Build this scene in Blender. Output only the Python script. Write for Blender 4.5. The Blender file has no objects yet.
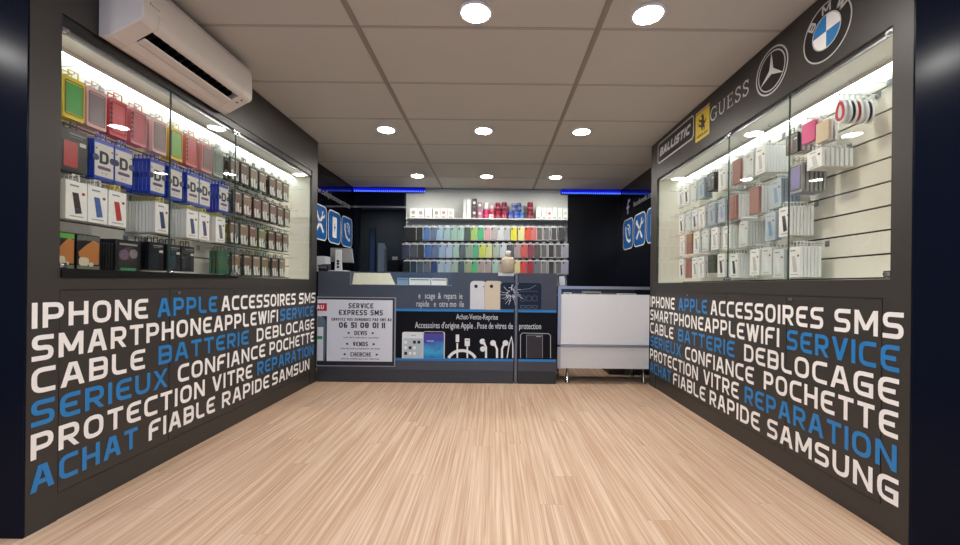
import bpy, math, random
from mathutils import Matrix, Vector
random.seed(7)
C = bpy.context.scene.collection
PI = math.pi
# ------------------------------------------------------------------ measured camera
F = 395.0; VX, VY = 494.0, 286.0; ROLL = math.radians(0.6)
HC = 0.882                       # lens height
CEIL = HC + 1.287
WL, WR = -1.603, 1.42            # faces of the two built-in displays
YN, YF = 1.357, 3.59             # near and far end of the displays
YC = 3.572                       # counter front
YB = 5.26                        # back wall
XL, XR = -1.875, 1.665           # side walls
cR, sR = math.cos(ROLL), math.sin(ROLL)
def und(x, y):
    dx, dy = x - VX, y - VY
    return dx * cR + dy * sR, dy * cR - dx * sR
def PL(X, x, y):                 # pixel on a plane X = const -> (Y, Z)
    dx, dy = und(x, y); Y = F * X / dx
    return Y, HC - dy * Y / F
def PB(Y, x, y):                 # pixel on a plane Y = const -> (X, Z)
    dx, dy = und(x, y)
    return dx * Y / F, HC - dy * Y / F
# ------------------------------------------------------------------ materials
def lin(c):
    def f(v):
        v /= 255.0
        return v / 12.92 if v <= 0.04045 else ((v + 0.055) / 1.055) ** 2.4
    return (f(c[0]), f(c[1]), f(c[2]), 1.0)
MC = {}
def M(name, rgb, rough=0.5, metal=0.0, spec=0.5, var=0.06, scale=18.0, bump=0.0, coat=0.0, alpha=1.0):
    if name in MC: return MC[name]
    m = bpy.data.materials.new(name); m.use_nodes = True
    nt = m.node_tree; b = nt.nodes['Principled BSDF']
    tc = nt.nodes.new('ShaderNodeTexCoord'); no = nt.nodes.new('ShaderNodeTexNoise')
    no.inputs['Scale'].default_value = scale; no.inputs['Detail'].default_value = 3
    nt.links.new(tc.outputs['Object'], no.inputs['Vector'])
    mx = nt.nodes.new('ShaderNodeMix'); mx.data_type = 'RGBA'
    a = lin(rgb)
    mx.inputs[6].default_value = tuple(min(1, v * (1 - var)) for v in a[:3]) + (1,)
    mx.inputs[7].default_value = tuple(min(1, v * (1 + var)) for v in a[:3]) + (1,)
    nt.links.new(no.outputs['Fac'], mx.inputs[0]); nt.links.new(mx.outputs[2], b.inputs['Base Color'])
    b.inputs['Roughness'].default_value = rough; b.inputs['Metallic'].default_value = metal
    b.inputs['Specular IOR Level'].default_value = spec
    b.inputs['Coat Weight'].default_value = coat; b.inputs['Coat Roughness'].default_value = 0.05
    b.inputs['Alpha'].default_value = alpha
    if bump:
        bp = nt.nodes.new('ShaderNodeBump'); bp.inputs['Strength'].default_value = bump; bp.inputs['Distance'].default_value = 0.002
        n2 = nt.nodes.new('ShaderNodeTexNoise'); n2.inputs['Scale'].default_value = scale * 12
        nt.links.new(tc.outputs['Object'], n2.inputs['Vector']); nt.links.new(n2.outputs['Fac'], bp.inputs['Height'])
        nt.links.new(bp.outputs['Normal'], b.inputs['Normal'])
    MC[name] = m; return m
def EM(name, rgb, strength):
    if name in MC: return MC[name]
    m = bpy.data.materials.new(name); m.use_nodes = True; nt = m.node_tree
    nt.nodes.remove(nt.nodes['Principled BSDF'])
    e = nt.nodes.new('ShaderNodeEmission'); e.inputs['Color'].default_value = lin(rgb); e.inputs['Strength'].default_value = strength
    nt.links.new(e.outputs[0], nt.nodes['Material Output'].inputs['Surface']); MC[name] = m; return m
def GLASS(name, tint, ior=1.45, boost=1.0):
    m = bpy.data.materials.new(name); m.use_nodes = True; nt = m.node_tree
    nt.nodes.remove(nt.nodes['Principled BSDF'])
    t = nt.nodes.new('ShaderNodeBsdfTransparent'); t.inputs['Color'].default_value = tint
    g = nt.nodes.new('ShaderNodeBsdfGlossy'); g.inputs['Roughness'].default_value = 0.01
    lw = nt.nodes.new('ShaderNodeLayerWeight'); lw.inputs['Blend'].default_value = 0.5
    po = nt.nodes.new('ShaderNodeMath'); po.operation = 'POWER'; po.inputs[1].default_value = 5.0
    nt.links.new(lw.outputs['Facing'], po.inputs[0])
    mu = nt.nodes.new('ShaderNodeMath'); mu.operation = 'MULTIPLY_ADD'; mu.inputs[1].default_value = 0.9; mu.inputs[2].default_value = 0.05 * boost; mu.use_clamp = True
    nt.links.new(po.outputs[0], mu.inputs[0])
    ms = nt.nodes.new('ShaderNodeMixShader'); nt.links.new(mu.outputs[0], ms.inputs[0])
    nt.links.new(t.outputs[0], ms.inputs[1]); nt.links.new(g.outputs[0], ms.inputs[2])
    nt.links.new(ms.outputs[0], nt.nodes['Material Output'].inputs['Surface']); MC[name] = m; return m
def col(rgb, rough=0.45, **k):
    return M('paint_%d_%d_%d_%d' % (rgb[0], rgb[1], rgb[2], int(rough * 100)), rgb, rough, **k)
def wood_floor():
    m = bpy.data.materials.new('laminate_floor'); m.use_nodes = True; nt = m.node_tree; N = nt.nodes; L = nt.links
    b = N['Principled BSDF']; tc = N.new('ShaderNodeTexCoord'); mp = N.new('ShaderNodeMapping')
    sx = N.new('ShaderNodeSeparateXYZ'); L.new(tc.outputs['Object'], sx.inputs[0])
    dv = N.new('ShaderNodeMath'); dv.operation = 'DIVIDE'; dv.inputs[1].default_value = 0.098; L.new(sx.outputs[0], dv.inputs[0])
    fl = N.new('ShaderNodeMath'); fl.operation = 'FLOOR'; L.new(dv.outputs[0], fl.inputs[0])
    wn = N.new('ShaderNodeTexWhiteNoise'); wn.noise_dimensions = '1D'; L.new(fl.outputs[0], wn.inputs['W'])
    ay = N.new('ShaderNodeMath'); ay.operation = 'MULTIPLY_ADD'; ay.inputs[1].default_value = 2.6; L.new(wn.outputs['Value'], ay.inputs[0]); L.new(sx.outputs[1], ay.inputs[2])
    cb = N.new('ShaderNodeCombineXYZ'); L.new(ay.outputs[0], cb.inputs[0]); L.new(sx.outputs[0], cb.inputs[1]); L.new(cb.outputs[0], mp.inputs['Vector'])
    br = N.new('ShaderNodeTexBrick'); br.offset = 0.0; br.inputs['Scale'].default_value = 1.0
    br.inputs['Brick Width'].default_value = 1.3; br.inputs['Row Height'].default_value = 0.098
    br.inputs['Mortar Size'].default_value = 0.0009; br.inputs['Mortar Smooth'].default_value = 0.3
    br.inputs['Color1'].default_value = lin((217, 193, 170)); br.inputs['Color2'].default_value = lin((211, 186, 164)); br.inputs['Mortar'].default_value = lin((184, 154, 134))
    L.new(mp.outputs[0], br.inputs['Vector'])
    def streak(sx, sy, det, dist):
        q = N.new('ShaderNodeMapping'); q.inputs['Scale'].default_value = (sx, sy, 1); L.new(tc.outputs['Object'], q.inputs['Vector'])
        # each plank row is shifted so that grain breaks at the seams
        ad = N.new('ShaderNodeVectorMath'); ad.operation = 'ADD'; L.new(q.outputs[0], ad.inputs[0])
        sc = N.new('ShaderNodeVectorMath'); sc.operation = 'SCALE'; sc.inputs['Scale'].default_value = 40.0
        L.new(br.outputs['Color'], sc.inputs[0]); L.new(sc.outputs[0], ad.inputs[1])
        n = N.new('ShaderNodeTexNoise'); n.inputs['Scale'].default_value = 1.0; n.inputs['Detail'].default_value = det; n.inputs['Distortion'].default_value = dist
        L.new(ad.outputs[0], n.inputs['Vector']); return n
    n1 = streak(64, 1.3, 4, 0.5); n2 = streak(210, 2.6, 3, 0.2)
    r1 = N.new('ShaderNodeValToRGB'); r1.color_ramp.elements[0].position = 0.36; r1.color_ramp.elements[1].position = 0.62
    r1.color_ramp.elements[0].color = lin((225, 210, 198)); r1.color_ramp.elements[1].color = (1, 1, 1, 1)
    L.new(n1.outputs['Fac'], r1.inputs[0])
    r2 = N.new('ShaderNodeValToRGB'); r2.color_ramp.elements[0].position = 0.3; r2.color_ramp.elements[1].position = 0.6
    r2.color_ramp.elements[0].color = lin((236, 226, 217)); r2.color_ramp.elements[1].color = (1, 1, 1, 1)
    L.new(n2.outputs['Fac'], r2.inputs[0])
    m1 = N.new('ShaderNodeMix'); m1.data_type = 'RGBA'; m1.blend_type = 'MULTIPLY'; m1.inputs[0].default_value = 1
    m2 = N.new('ShaderNodeMix'); m2.data_type = 'RGBA'; m2.blend_type = 'MULTIPLY'; m2.inputs[0].default_value = 1
    L.new(br.outputs['Color'], m1.inputs[6]); L.new(r1.outputs[0], m1.inputs[7])
    L.new(m1.outputs[2], m2.inputs[6]); L.new(r2.outputs[0], m2.inputs[7])
    L.new(m2.outputs[2], b.inputs['Base Color'])
    b.inputs['Roughness'].default_value = 0.42; b.inputs['Specular IOR Level'].default_value = 0.35
    bp = N.new('ShaderNodeBump'); bp.inputs['Strength'].default_value = 0.08; bp.inputs['Distance'].default_value = 0.001
    L.new(n2.outputs['Fac'], bp.inputs['Height']); L.new(bp.outputs[0], b.inputs['Normal'])
    return m
FLOOR = wood_floor()
CEILM = M('ceiling_panel', (196, 194, 186), 0.9, spec=0.1, var=0.03, scale=3, bump=0.15)
TEE = M('ceiling_tee', (146, 138, 128), 0.6, var=0.03)
TEE2 = M('ceiling_joint', (170, 165, 158), 0.7, var=0.03)
DARK = M('charcoal_laminate', (56, 53, 50), 0.42, spec=0.4, var=0.05, scale=6, bump=0.05)
GLOSS = M('black_gloss_laminate', (9, 11, 19), 0.07, spec=0.55, var=0.1, scale=2)
NAVY = M('navy_gloss_panel', (19, 23, 36), 0.22, spec=0.06, var=0.1, scale=2)
SLATE = M('slate_laminate', (68, 75, 86), 0.3, spec=0.5, var=0.05, scale=5)
KICK = M('dark_plinth', (44, 46, 50), 0.5)
WHITE = M('white_laminate', (232, 234, 232), 0.4, var=0.02)
CREAM = M('slatwall_white', (224, 220, 205), 0.45, var=0.02)
GROOVE = M('groove_shadow_gap', (60, 58, 52), 0.7)
BLACK = M('black_plastic', (18, 18, 20), 0.35)
CHROME = M('chrome', (205, 207, 210), 0.18, metal=1.0, var=0.02)
ALU = M('brushed_aluminium', (176, 180, 186), 0.35, metal=0.9, var=0.04)
WIRE = M('hook_wire', (168, 172, 172), 0.3, metal=0.9, var=0.02)
VW = M('white_vinyl', (246, 245, 243), 0.5, var=0.015)
VB = M('blue_vinyl', (34, 126, 194), 0.45, var=0.03)
ACW = M('air_conditioner_white', (222, 214, 204), 0.4, var=0.02)
GLS = GLASS('display_glass', (0.97, 0.985, 0.975, 1))
GEDGE = M('glass_edge', (70, 92, 84), 0.2)
LAMP = EM('downlight_glow', (255, 248, 238), 225.0)
BAR = EM('display_light_glow', (232, 245, 248), 14.0)
CLEAR = GLASS('clear_plastic', (0.93, 0.95, 0.96, 1), 1.4)
# ------------------------------------------------------------------ mesh builder
class MB:
    def __init__(s): s.v = []; s.f = []; s.m = []; s.sm = []; s.mats = []
    def mi(s, mat):
        if mat not in s.mats: s.mats.append(mat)
        return s.mats.index(mat)
    def add(s, vs, fs, mat, smooth=False):
        b = len(s.v); k = s.mi(mat); s.v += [tuple(p) for p in vs]
        for f in fs: s.f.append(tuple(b + i for i in f)); s.m.append(k); s.sm.append(smooth)
        return s
    def box(s, x0, x1, y0, y1, z0, z1, mat):
        x0, x1 = min(x0, x1), max(x0, x1); y0, y1 = min(y0, y1), max(y0, y1); z0, z1 = min(z0, z1), max(z0, z1)
        v = [(x0,y0,z0),(x1,y0,z0),(x1,y1,z0),(x0,y1,z0),(x0,y0,z1),(x1,y0,z1),(x1,y1,z1),(x0,y1,z1)]
        return s.add(v, [(0,3,2,1),(4,5,6,7),(0,1,5,4),(1,2,6,5),(2,3,7,6),(3,0,4,7)], mat)
    def prism(s, pts, fn, o0, o1, mat, smooth=False):      # pts CCW in (u,v); fn(u,v,o)->xyz
        n = len(pts)
        v = [fn(u, w, o0) for u, w in pts] + [fn(u, w, o1) for u, w in pts]
        s.add(v, [tuple(range(n))[::-1], tuple(range(n, 2 * n))], mat)
        b = len(s.v) - 2 * n; k = s.mi(mat)
        for i in range(n):
            j = (i + 1) % n; s.f.append((b + i, b + j, b + n + j, b + n + i)); s.m.append(k); s.sm.append(smooth)
        return s
    def lathe(s, prof, cx, cy, cz, mat, n=16):
        v = []; f = []
        for r, z in prof:
            for i in range(n):
                a = 2 * PI * i / n; v.append((cx + r * math.cos(a), cy + r * math.sin(a), cz + z))
        for k in range(len(prof) - 1):
            for i in range(n):
                j = (i + 1) % n; f.append((k*n+i, k*n+j, (k+1)*n+j, (k+1)*n+i))
        f.append(tuple(range(n))[::-1]); f.append(tuple((len(prof)-1)*n+i for i in range(n)))
        return s.add(v, f, mat, True)
    def tube(s, pts, r, mat, n=6):
        pts = [Vector(p) for p in pts]; v = []; f = []
        for i, p in enumerate(pts):
            d = (pts[min(i+1, len(pts)-1)] - pts[max(i-1, 0)]).normalized()
            a = Vector((0, 0, 1)) if abs(d.z) < 0.9 else Vector((1, 0, 0))
            x = d.cross(a).normalized(); y = d.cross(x)
            for k in range(n):
                t = 2 * PI * k / n; v.append(p + x * (r * math.cos(t)) + y * (r * math.sin(t)))
        for i in range(len(pts) - 1):
            for k in range(n):
                j = (k + 1) % n; f.append((i*n+k, i*n+j, (i+1)*n+j, (i+1)*n+k))
        f.append(tuple(range(n))); f.append(tuple((len(pts)-1)*n+k for k in range(n))[::-1])
        return s.add(v, f, mat, True)
    def flat(s, polys, fn, o, mat):
        for i, p in enumerate(polys):
            ar = sum(p[k][0] * p[(k + 1) % len(p)][1] - p[(k + 1) % len(p)][0] * p[k][1] for k in range(len(p)))
            if ar < 0: p = p[::-1]
            o += 3e-6
            s.add([fn(u, w, o) for u, w in p], [tuple(range(len(p)))], mat)
        return s
    def mesh(s, name):
        me = bpy.data.meshes.new(name); me.from_pydata(s.v, [], s.f)
        for m in s.mats: me.materials.append(m)
        me.polygons.foreach_set('material_index', s.m); me.polygons.foreach_set('use_smooth', s.sm); me.update()
        return me
    def build(s, name, parent=None, label=None, loc=None, bevel=0.0):
        o = bpy.data.objects.new(name, s.mesh(name)); C.objects.link(o)
        if parent is not None: o.parent = parent
        if loc is not None: o.location = loc
        if label: o['label'] = label
        if bevel:
            b = o.modifiers.new('Bevel', 'BEVEL'); b.width = bevel; b.segments = 2; b.limit_method = 'ANGLE'
        return o
def tag(o, label, cat, group=None):
    o['label'] = label; o['category'] = cat
    if group: o['group'] = group
    return o
def empty(name, loc, label, cat, group=None, rz=0.0):
    o = bpy.data.objects.new(name, None); C.objects.link(o); o.location = loc; o.rotation_euler = (0, 0, rz)
    o.empty_display_size = 0.05
    return tag(o, label, cat, group)
def struct(o): o['kind'] = 'structure'; return o
def child(mb, name, root, label=None, bevel=0.0):       # mesh given in world coordinates under an unrotated thing
    L = root.location
    if root.parent: L = L + root.parent.location
    mb.v = [(x - L[0], y - L[1], z - L[2]) for x, y, z in mb.v]
    return mb.build(name, root, label, bevel=bevel)
def rrect(u0, u1, v0, v1, r, n=4):
    p = []
    for cx, cy, a0 in ((u1-r, v1-r, 0), (u0+r, v1-r, 90), (u0+r, v0+r, 180), (u1-r, v0+r, 270)):
        for i in range(n + 1):
            a = math.radians(a0 + 90.0 * i / n); p.append((cx + r * math.cos(a), cy + r * math.sin(a)))
    return p
def disc(cu, cv, r, n=24, a0=0, a1=360):
    full = abs(a1 - a0) >= 360
    k = n if full else n + 1
    return [(cu + r * math.cos(math.radians(a0 + (a1 - a0) * i / n)), cv + r * math.sin(math.radians(a0 + (a1 - a0) * i / n))) for i in range(k)]
def stroke(pts, t, closed=False, ext=False):
    P = [Vector((p[0], p[1])) for p in pts]
    if ext and not closed and len(P) > 1:
        P[0] = P[0] + (P[0] - P[1]).normalized() * t / 2; P[-1] = P[-1] + (P[-1] - P[-2]).normalized() * t / 2
    n = len(P); A = []; B = []
    for i in range(n):
        if closed: d1 = P[i] - P[i-1]; d2 = P[(i+1) % n] - P[i]
        else:
            d1 = P[i] - P[i-1] if i else P[1] - P[0]
            d2 = P[i+1] - P[i] if i < n - 1 else P[-1] - P[-2]
        d1 = d1.normalized(); d2 = d2.normalized()
        n1 = Vector((-d1.y, d1.x)); n2 = Vector((-d2.y, d2.x)); m = n1 + n2
        if m.length < 1e-6: m = n1
        m.normalize(); k = min(2.2, 1.0 / max(0.2, m.dot(n1)))
        A.append(P[i] + m * (t / 2 * k)); B.append(P[i] - m * (t / 2 * k))
    q = []
    for i in range(n if closed else n - 1):
        j = (i + 1) % n; q.append([tuple(B[i]), tuple(B[j]), tuple(A[j]), tuple(A[i])])
    return q
def roundpts(pts, r, closed=False, n=4, keep=()):
    P = [Vector((p[0], p[1])) for p in pts]; out = []; N = len(P)
    for i in range(N):
        if (not closed and i in (0, N - 1)) or i in keep: out.append(tuple(P[i])); continue
        a, p, b = P[i-1], P[i], P[(i+1) % N]
        rr = min(r, (a - p).length * 0.48, (b - p).length * 0.48)
        d1 = (a - p).normalized(); d2 = (b - p).normalized()
        for k in range(n + 1):
            t = k / n; q0 = p + d1 * rr * (1 - t); q1 = p + d2 * rr * t
            out.append(tuple(q0 * (1 - t) + q1 * t + (p - p) ))
    return out
# ------------------------------------------------------------------ square-ish stroke lettering
# ('s', points, closed, kept corners, extend ends) strokes on the unit square; ('d', x0, x1) diagonal legs from baseline to cap line
G = {
 'A': (.95, [('d', 0, .42), ('d', 1, .58), ('b', .22, .78, .3)]),
 'B': (.85, [('s', [(0,0),(0,1),(1,1),(1,.5),(1,0)], 1, (0,1,3), 0), ('b', 0, 1, .5)]),
 'C': (.85, [('s', [(1,1),(0,1),(0,0),(1,0)], 0, (), 1)]),
 'D': (.88, [('s', [(0,0),(0,1),(1,1),(1,0)], 1, (0,1), 0)]),
 'E': (.82, [('s', [(1,1),(0,1),(0,0),(1,0)], 0, (), 1), ('b', 0, .95, .5)]),
 'F': (.8, [('s', [(1,1),(0,1),(0,0)], 0, (), 1), ('b', 0, .9, .48)]),
 'G': (.88, [('s', [(1,1),(0,1),(0,0),(1,0),(1,.48),(.5,.48)], 0, (3,4), 1)]),
 'H': (.88, [('s', [(0,0),(0,1)], 0, (), 1), ('s', [(1,0),(1,1)], 0, (), 1), ('b', 0, 1, .5)]),
 'I': (.0, [('s', [(0,0),(0,1)], 0, (), 1)]),
 'L': (.75, [('s', [(0,1),(0,0),(1,0)], 0, (), 1)]),
 'M': (1.08, [('s', [(0,0),(0,1)], 0, (), 1), ('s', [(1,0),(1,1)], 0, (), 1), ('m', 0, .5), ('m', 1, .5)]),
 'N': (.92, [('s', [(0,0),(0,1)], 0, (), 1), ('s', [(1,0),(1,1)], 0, (), 1), ('d', 1, 0)]),
 'O': (.92, [('s', [(0,0),(0,1),(1,1),(1,0)], 1, (), 0)]),
 'P': (.84, [('s', [(0,0),(0,1),(1,1),(1,.4),(0,.4)], 0, (1,), 1)]),
 'R': (.86, [('s', [(0,0),(0,1),(1,1),(1,.42),(0,.42)], 0, (1,), 1), ('l', .45, 1, .42)]),
 'S': (.84, [('s', [(1,1),(0,1),(0,.5),(1,.5),(1,0),(0,0)], 0, (), 1)]),
 'T': (.82, [('s', [(0,1),(1,1)], 0, (), 1), ('s', [(.5,.95),(.5,0)], 0, (), 1)]),
 'U': (.88, [('s', [(0,1),(0,0),(1,0),(1,1)], 0, (), 1)]),
 'V': (.92, [('d', .5, 0), ('d', .5, 1)]),
 'W': (1.25, [('d', .25, 0), ('d', .25, .5), ('d', .75, .5), ('d', .75, 1)]),
 'X': (.9, [('d', 0, 1), ('d', 1, 0)]),
 'Y': (.9, [('s', [(.5,.5),(.5,0)], 0, (), 1), ('s', [(0,1),(.5,.48)], 0, (), 1), ('s', [(1,1),(.5,.48)], 0, (), 1)]),
 'Z': (.85, [('s', [(0,1),(1,1)], 0, (), 1), ('s', [(0,0),(1,0)], 0, (), 1), ('d', 0, 1)]),
 'Q': (.92, [('s', [(0,0),(0,1),(1,1),(1,0)], 1, (), 0), ('l', .6, 1, .3)]),
 '0': (.92, [('s', [(0,0),(0,1),(1,1),(1,0)], 1, (), 0)]),
 '1': (.0, [('s', [(0,0),(0,1)], 0, (), 1)]),
 '5': (.84, [('s', [(1,1),(0,1),(0,.52),(1,.52),(1,0),(0,0)], 0, (1,2), 1)]),
 '6': (.86, [('s', [(1,1),(0,1),(0,0),(1,0),(1,.5),(0,.5)], 0, (), 0)]),
 '8': (.9, [('s', [(0,0),(0,1),(1,1),(1,0)], 1, (), 0), ('b', 0, 1, .5)]),
 '<': (.9, [('s', [(.45,.75),(0,.5),(.45,.25)], 0, (1,), 0), ('s', [(1,.75),(.55,.5),(1,.25)], 0, (1,), 0)]),
 '>': (.9, [('s', [(0,.75),(.45,.5),(0,.25)], 0, (1,), 0), ('s', [(.55,.75),(1,.5),(.55,.25)], 0, (1,), 0)]),
}
def letter_polys(word, u0, u1, v0, h, t, shear=0.0, gap=0.2):
    """word fitted between u0 and u1, baseline v0, cap height h, stroke t"""
    t_ = t / h
    ws = []
    for c in word:
        ws.append(0.45 if c == ' ' else max(G[c][0], t_))
    tot = sum(ws) + gap * (len(word) - 1)
    k = (u1 - u0) / tot / h                       # horizontal stretch of widths
    polys = []; x = 0.0
    for c, w in zip(word, ws):
        if c != ' ':
            W = w * k if G[c][0] > 0 else t_ * 1.0
            X0 = x * k
            if G[c][0] == 0: X0 = (x + w / 2) * k - t_ / 2; W = t_
            fx = lambda q: X0 + t_ / 2 + q * max(0.0, W - t_)
            fy = lambda q: t_ / 2 + q * (1 - t_)
            th = t_ * 1.12
            for e in G[c][1]:
                if e[0] == 's':
                    pts = [(fx(a), fy(b)) for a, b in e[1]]
                    pts = roundpts(pts, 0.3, e[2], 4, e[3]) if len(pts) > 2 else pts
                    q = stroke(pts, t_, bool(e[2]), bool(e[4]))
                elif e[0] == 'b': q = stroke([(fx(e[1]), fy(e[3])), (fx(e[2]), fy(e[3]))], t_)
                elif e[0] == 'd':
                    a, b = fx(e[1]), fx(e[2]); q = [[(a - th/2, 0), (a + th/2, 0), (b + th/2, 1), (b - th/2, 1)]]
                elif e[0] == 'm':
                    a, b = fx(e[1]), fx(e[2]); q = [[(b - th/2, .2), (b + th/2, .2), (a + th/2, 1), (a - th/2, 1)]]
                elif e[0] == 'l':
                    a, b = fx(e[1]), fx(e[2]); q = [[(b - th/2, 0), (b + th/2, 0), (a + th/2, fy(e[3])), (a - th/2, fy(e[3]))]]
                polys += q
        x += w + gap
    return [[(u0 + (a + shear * b) * h, v0 + b * h) for a, b in p] for p in polys]
def font_polys(body, u0, u1, v0, v1, bold=0.0):
    """built-in sans lettering fitted into a box"""
    cu = bpy.data.curves.new('t', 'FONT'); cu.body = body; cu.size = 1.0; cu.offset = bold; cu.resolution_u = 2
    ob = bpy.data.objects.new('t', cu); C.objects.link(ob)
    bpy.context.view_layer.update()
    me = ob.evaluated_get(bpy.context.evaluated_depsgraph_get()).to_mesh()
    vs = [(v.co.x, v.co.y) for v in me.vertices]; fs = [tuple(p.vertices) for p in me.polygons]
    xs = [v[0] for v in vs]; ys = [v[1] for v in vs]
    ob.to_mesh_clear() if hasattr(ob, 'to_mesh_clear') else None
    bpy.data.objects.remove(ob); bpy.data.curves.remove(cu)
    sx = (u1 - u0) / (max(xs) - min(xs)); sy = (v1 - v0) / (max(ys) - min(ys))
    V = [(u0 + (a - min(xs)) * sx, v0 + (b - min(ys)) * sy) for a, b in vs]
    return [[V[i] for i in f] for f in fs]
fL = lambda u, v, o: (WL + o, u, v)          # face of the left display, u runs away from the camera
fR = lambda u, v, o: (WR - o, -u, v)         # face of the right display, u runs towards the camera
fC = lambda u, v, o: (u, YC - o, v)          # counter front
def ordn(n):
    return ['first','second','third','fourth','fifth','sixth','seventh','eighth','ninth','tenth','eleventh','twelfth','thirteenth','fourteenth','fifteenth','sixteenth','seventeenth','eighteenth','nineteenth','twentieth','twenty-first','twenty-second','twenty-third','twenty-fourth','twenty-fifth'][n]
# ------------------------------------------------------------------ room shell
Y0 = -1.6; XO = 3.25
struct(MB().box(-XO, XO, Y0, YB + 1.6, -0.06, 0, FLOOR).build('floor'))
struct(MB().box(-XO, XO, Y0, YB + 1.6, CEIL, CEIL + 0.08, CEILM).build('ceiling'))
n = 0
for X in (-1.895, -0.695, 0.505, 1.705):
    n += 1; struct(MB().box(X - .014, X + .014, Y0, YB - .002, CEIL - .004, CEIL, TEE).build('trim_%d' % n))
yy = 1.97 - 0.545 * 6
while yy < YB - 0.1:
    if yy > Y0 + 0.1:
        n += 1
        mb = MB()
        for a, b in ((-3.2, -1.915), (-1.875, -.712), (-.678, .488), (.522, 1.688), (1.722, 3.2)):
            mb.box(a, b, yy - .009, yy + .009, CEIL - .0022, CEIL, TEE2)
        struct(mb.build('trim_%d' % n))
    yy += 0.545
# side walls of the far part, glossy
struct(MB().box(XL - .1, XL, YF + .002, YB + .1, 0, CEIL, GLOSS).build('wall_left'))
struct(MB().box(XR, XR + .1, YF + .002, YB + .1, 0, CEIL, GLOSS).build('wall_right'))
# back wall with the opening into the rear room
DX0, DX1 = PB(YB, 358, 240)[0], PB(YB, 405, 240)[0]; DZ = PB(YB, 380, 207.5)[1]
mb = MB()
mb.box(XL, DX0, YB, YB + .1, 0, CEIL, NAVY); mb.box(DX0, DX1, YB, YB + .1, DZ, CEIL, NAVY); mb.box(DX1, XR, YB, YB + .1, 0, CEIL, M('black_satin_laminate', (10, 12, 18), .3, spec=.4))
struct(mb.build('wall_back'))
mb = MB(); mb.box(XL, DX1 + .02, YB - .012, YB - .001, DZ - .006, DZ + .018, ALU); struct(mb.build('trim_40'))
mb = MB(); mb.box(DX1 - .01, DX1 + .01, YB - .012, YB - .001, DZ + .019, CEIL - .005, KICK); struct(mb.build('trim_41'))
# rear room seen through the opening
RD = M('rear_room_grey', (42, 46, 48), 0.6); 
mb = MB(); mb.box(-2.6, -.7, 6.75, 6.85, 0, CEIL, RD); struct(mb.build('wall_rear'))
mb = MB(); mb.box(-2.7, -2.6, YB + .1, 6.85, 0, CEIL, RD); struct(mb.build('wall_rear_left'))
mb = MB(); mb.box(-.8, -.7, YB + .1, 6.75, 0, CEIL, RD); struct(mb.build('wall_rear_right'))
# walls either side of the entrance hall and the shop front
struct(MB().box(-XO, XL - .002, YN, YN + .1, 0, CEIL, NAVY).build('wall_entrance_left'))
struct(MB().box(XR + .002, XO, YN - .01, YN + .09, 0, CEIL, NAVY).build('wall_entrance_right'))
struct(MB().box(-XO - .1, -XO, Y0, YN + .1, 0, CEIL, DARK).build('wall_front_left'))
struct(MB().box(XO, XO + .1, Y0, YN + .1, 0, CEIL, DARK).build('wall_front_right'))
mb = MB()
for x in (-XO, -1.1, 1.0, XO - .06): mb.box(x, x + .06, Y0, Y0 + .06, 0, CEIL, ALU)
mb.box(-XO, XO, Y0, Y0 + .06, CEIL - .3, CEIL, KICK)
struct(mb.build('window_1'))
# ------------------------------------------------------------------ built-in display units
TL = [  # left wall: (word, blue, x0, x1) per line, pixel ends on the display face
 [('IPHONE',0,32,148),('APPLE',1,157.5,217),('ACCESSOIRES',0,221.5,295.5),('SMS',0,299,315.3)],
 [('SMARTPHONEAPPLEWIFI',0,32,278),('SERVICE',1,280.3,313.8)],
 [('CABLE',0,32,145.5),('BATTERIE',1,159,249),('DEBLOCAGE',0,257,314.5)],
 [('SERIEUX',1,32,168),('CONFIANCE',0,178.5,265.7),('POCHETTE',0,270,314.4)],
 [('PROTECTION',0,32,205.6),('VITRE',0,213,253),('REPARATION',1,258,314)],
 [('ACHAT',1,32,138.8),('FIABLE',0,150,216),('RAPIDE',0,223,270),('SAMSUN',0,273,310)]]
TR = [
 [('IPHONE',0,650.8,675),('APPLE',1,678.8,707.5),('ACCESSOIRES',0,711,824),('SMS',0,835,904.5)],
 [('SMARTPHONEAPPLEWIFI',0,650.8,780),('SERVICE',1,787.6,900.6)],
 [('CABLE',0,650.8,674),('BATTERIE',1,678.8,735.5),('DEBLOCAGE',0,745,900.5)],
 [('SERIEUX',1,650.8,682),('CONFIANCE',0,686,755),('POCHETTE',0,765,900)],
 [('PROTECTION',0,650.8,699),('VITRE',0,704.5,740),('REPARATION',1,746,899)],
 [('ACHAT',1,650.8,672),('FIABLE',0,674.3,706.7),('RAPIDE',0,711,761.5),('SAMSUNG',0,769,901)]]
OPZ0, OPZ1 = HC + .040, HC + .951        # glazed opening
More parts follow.
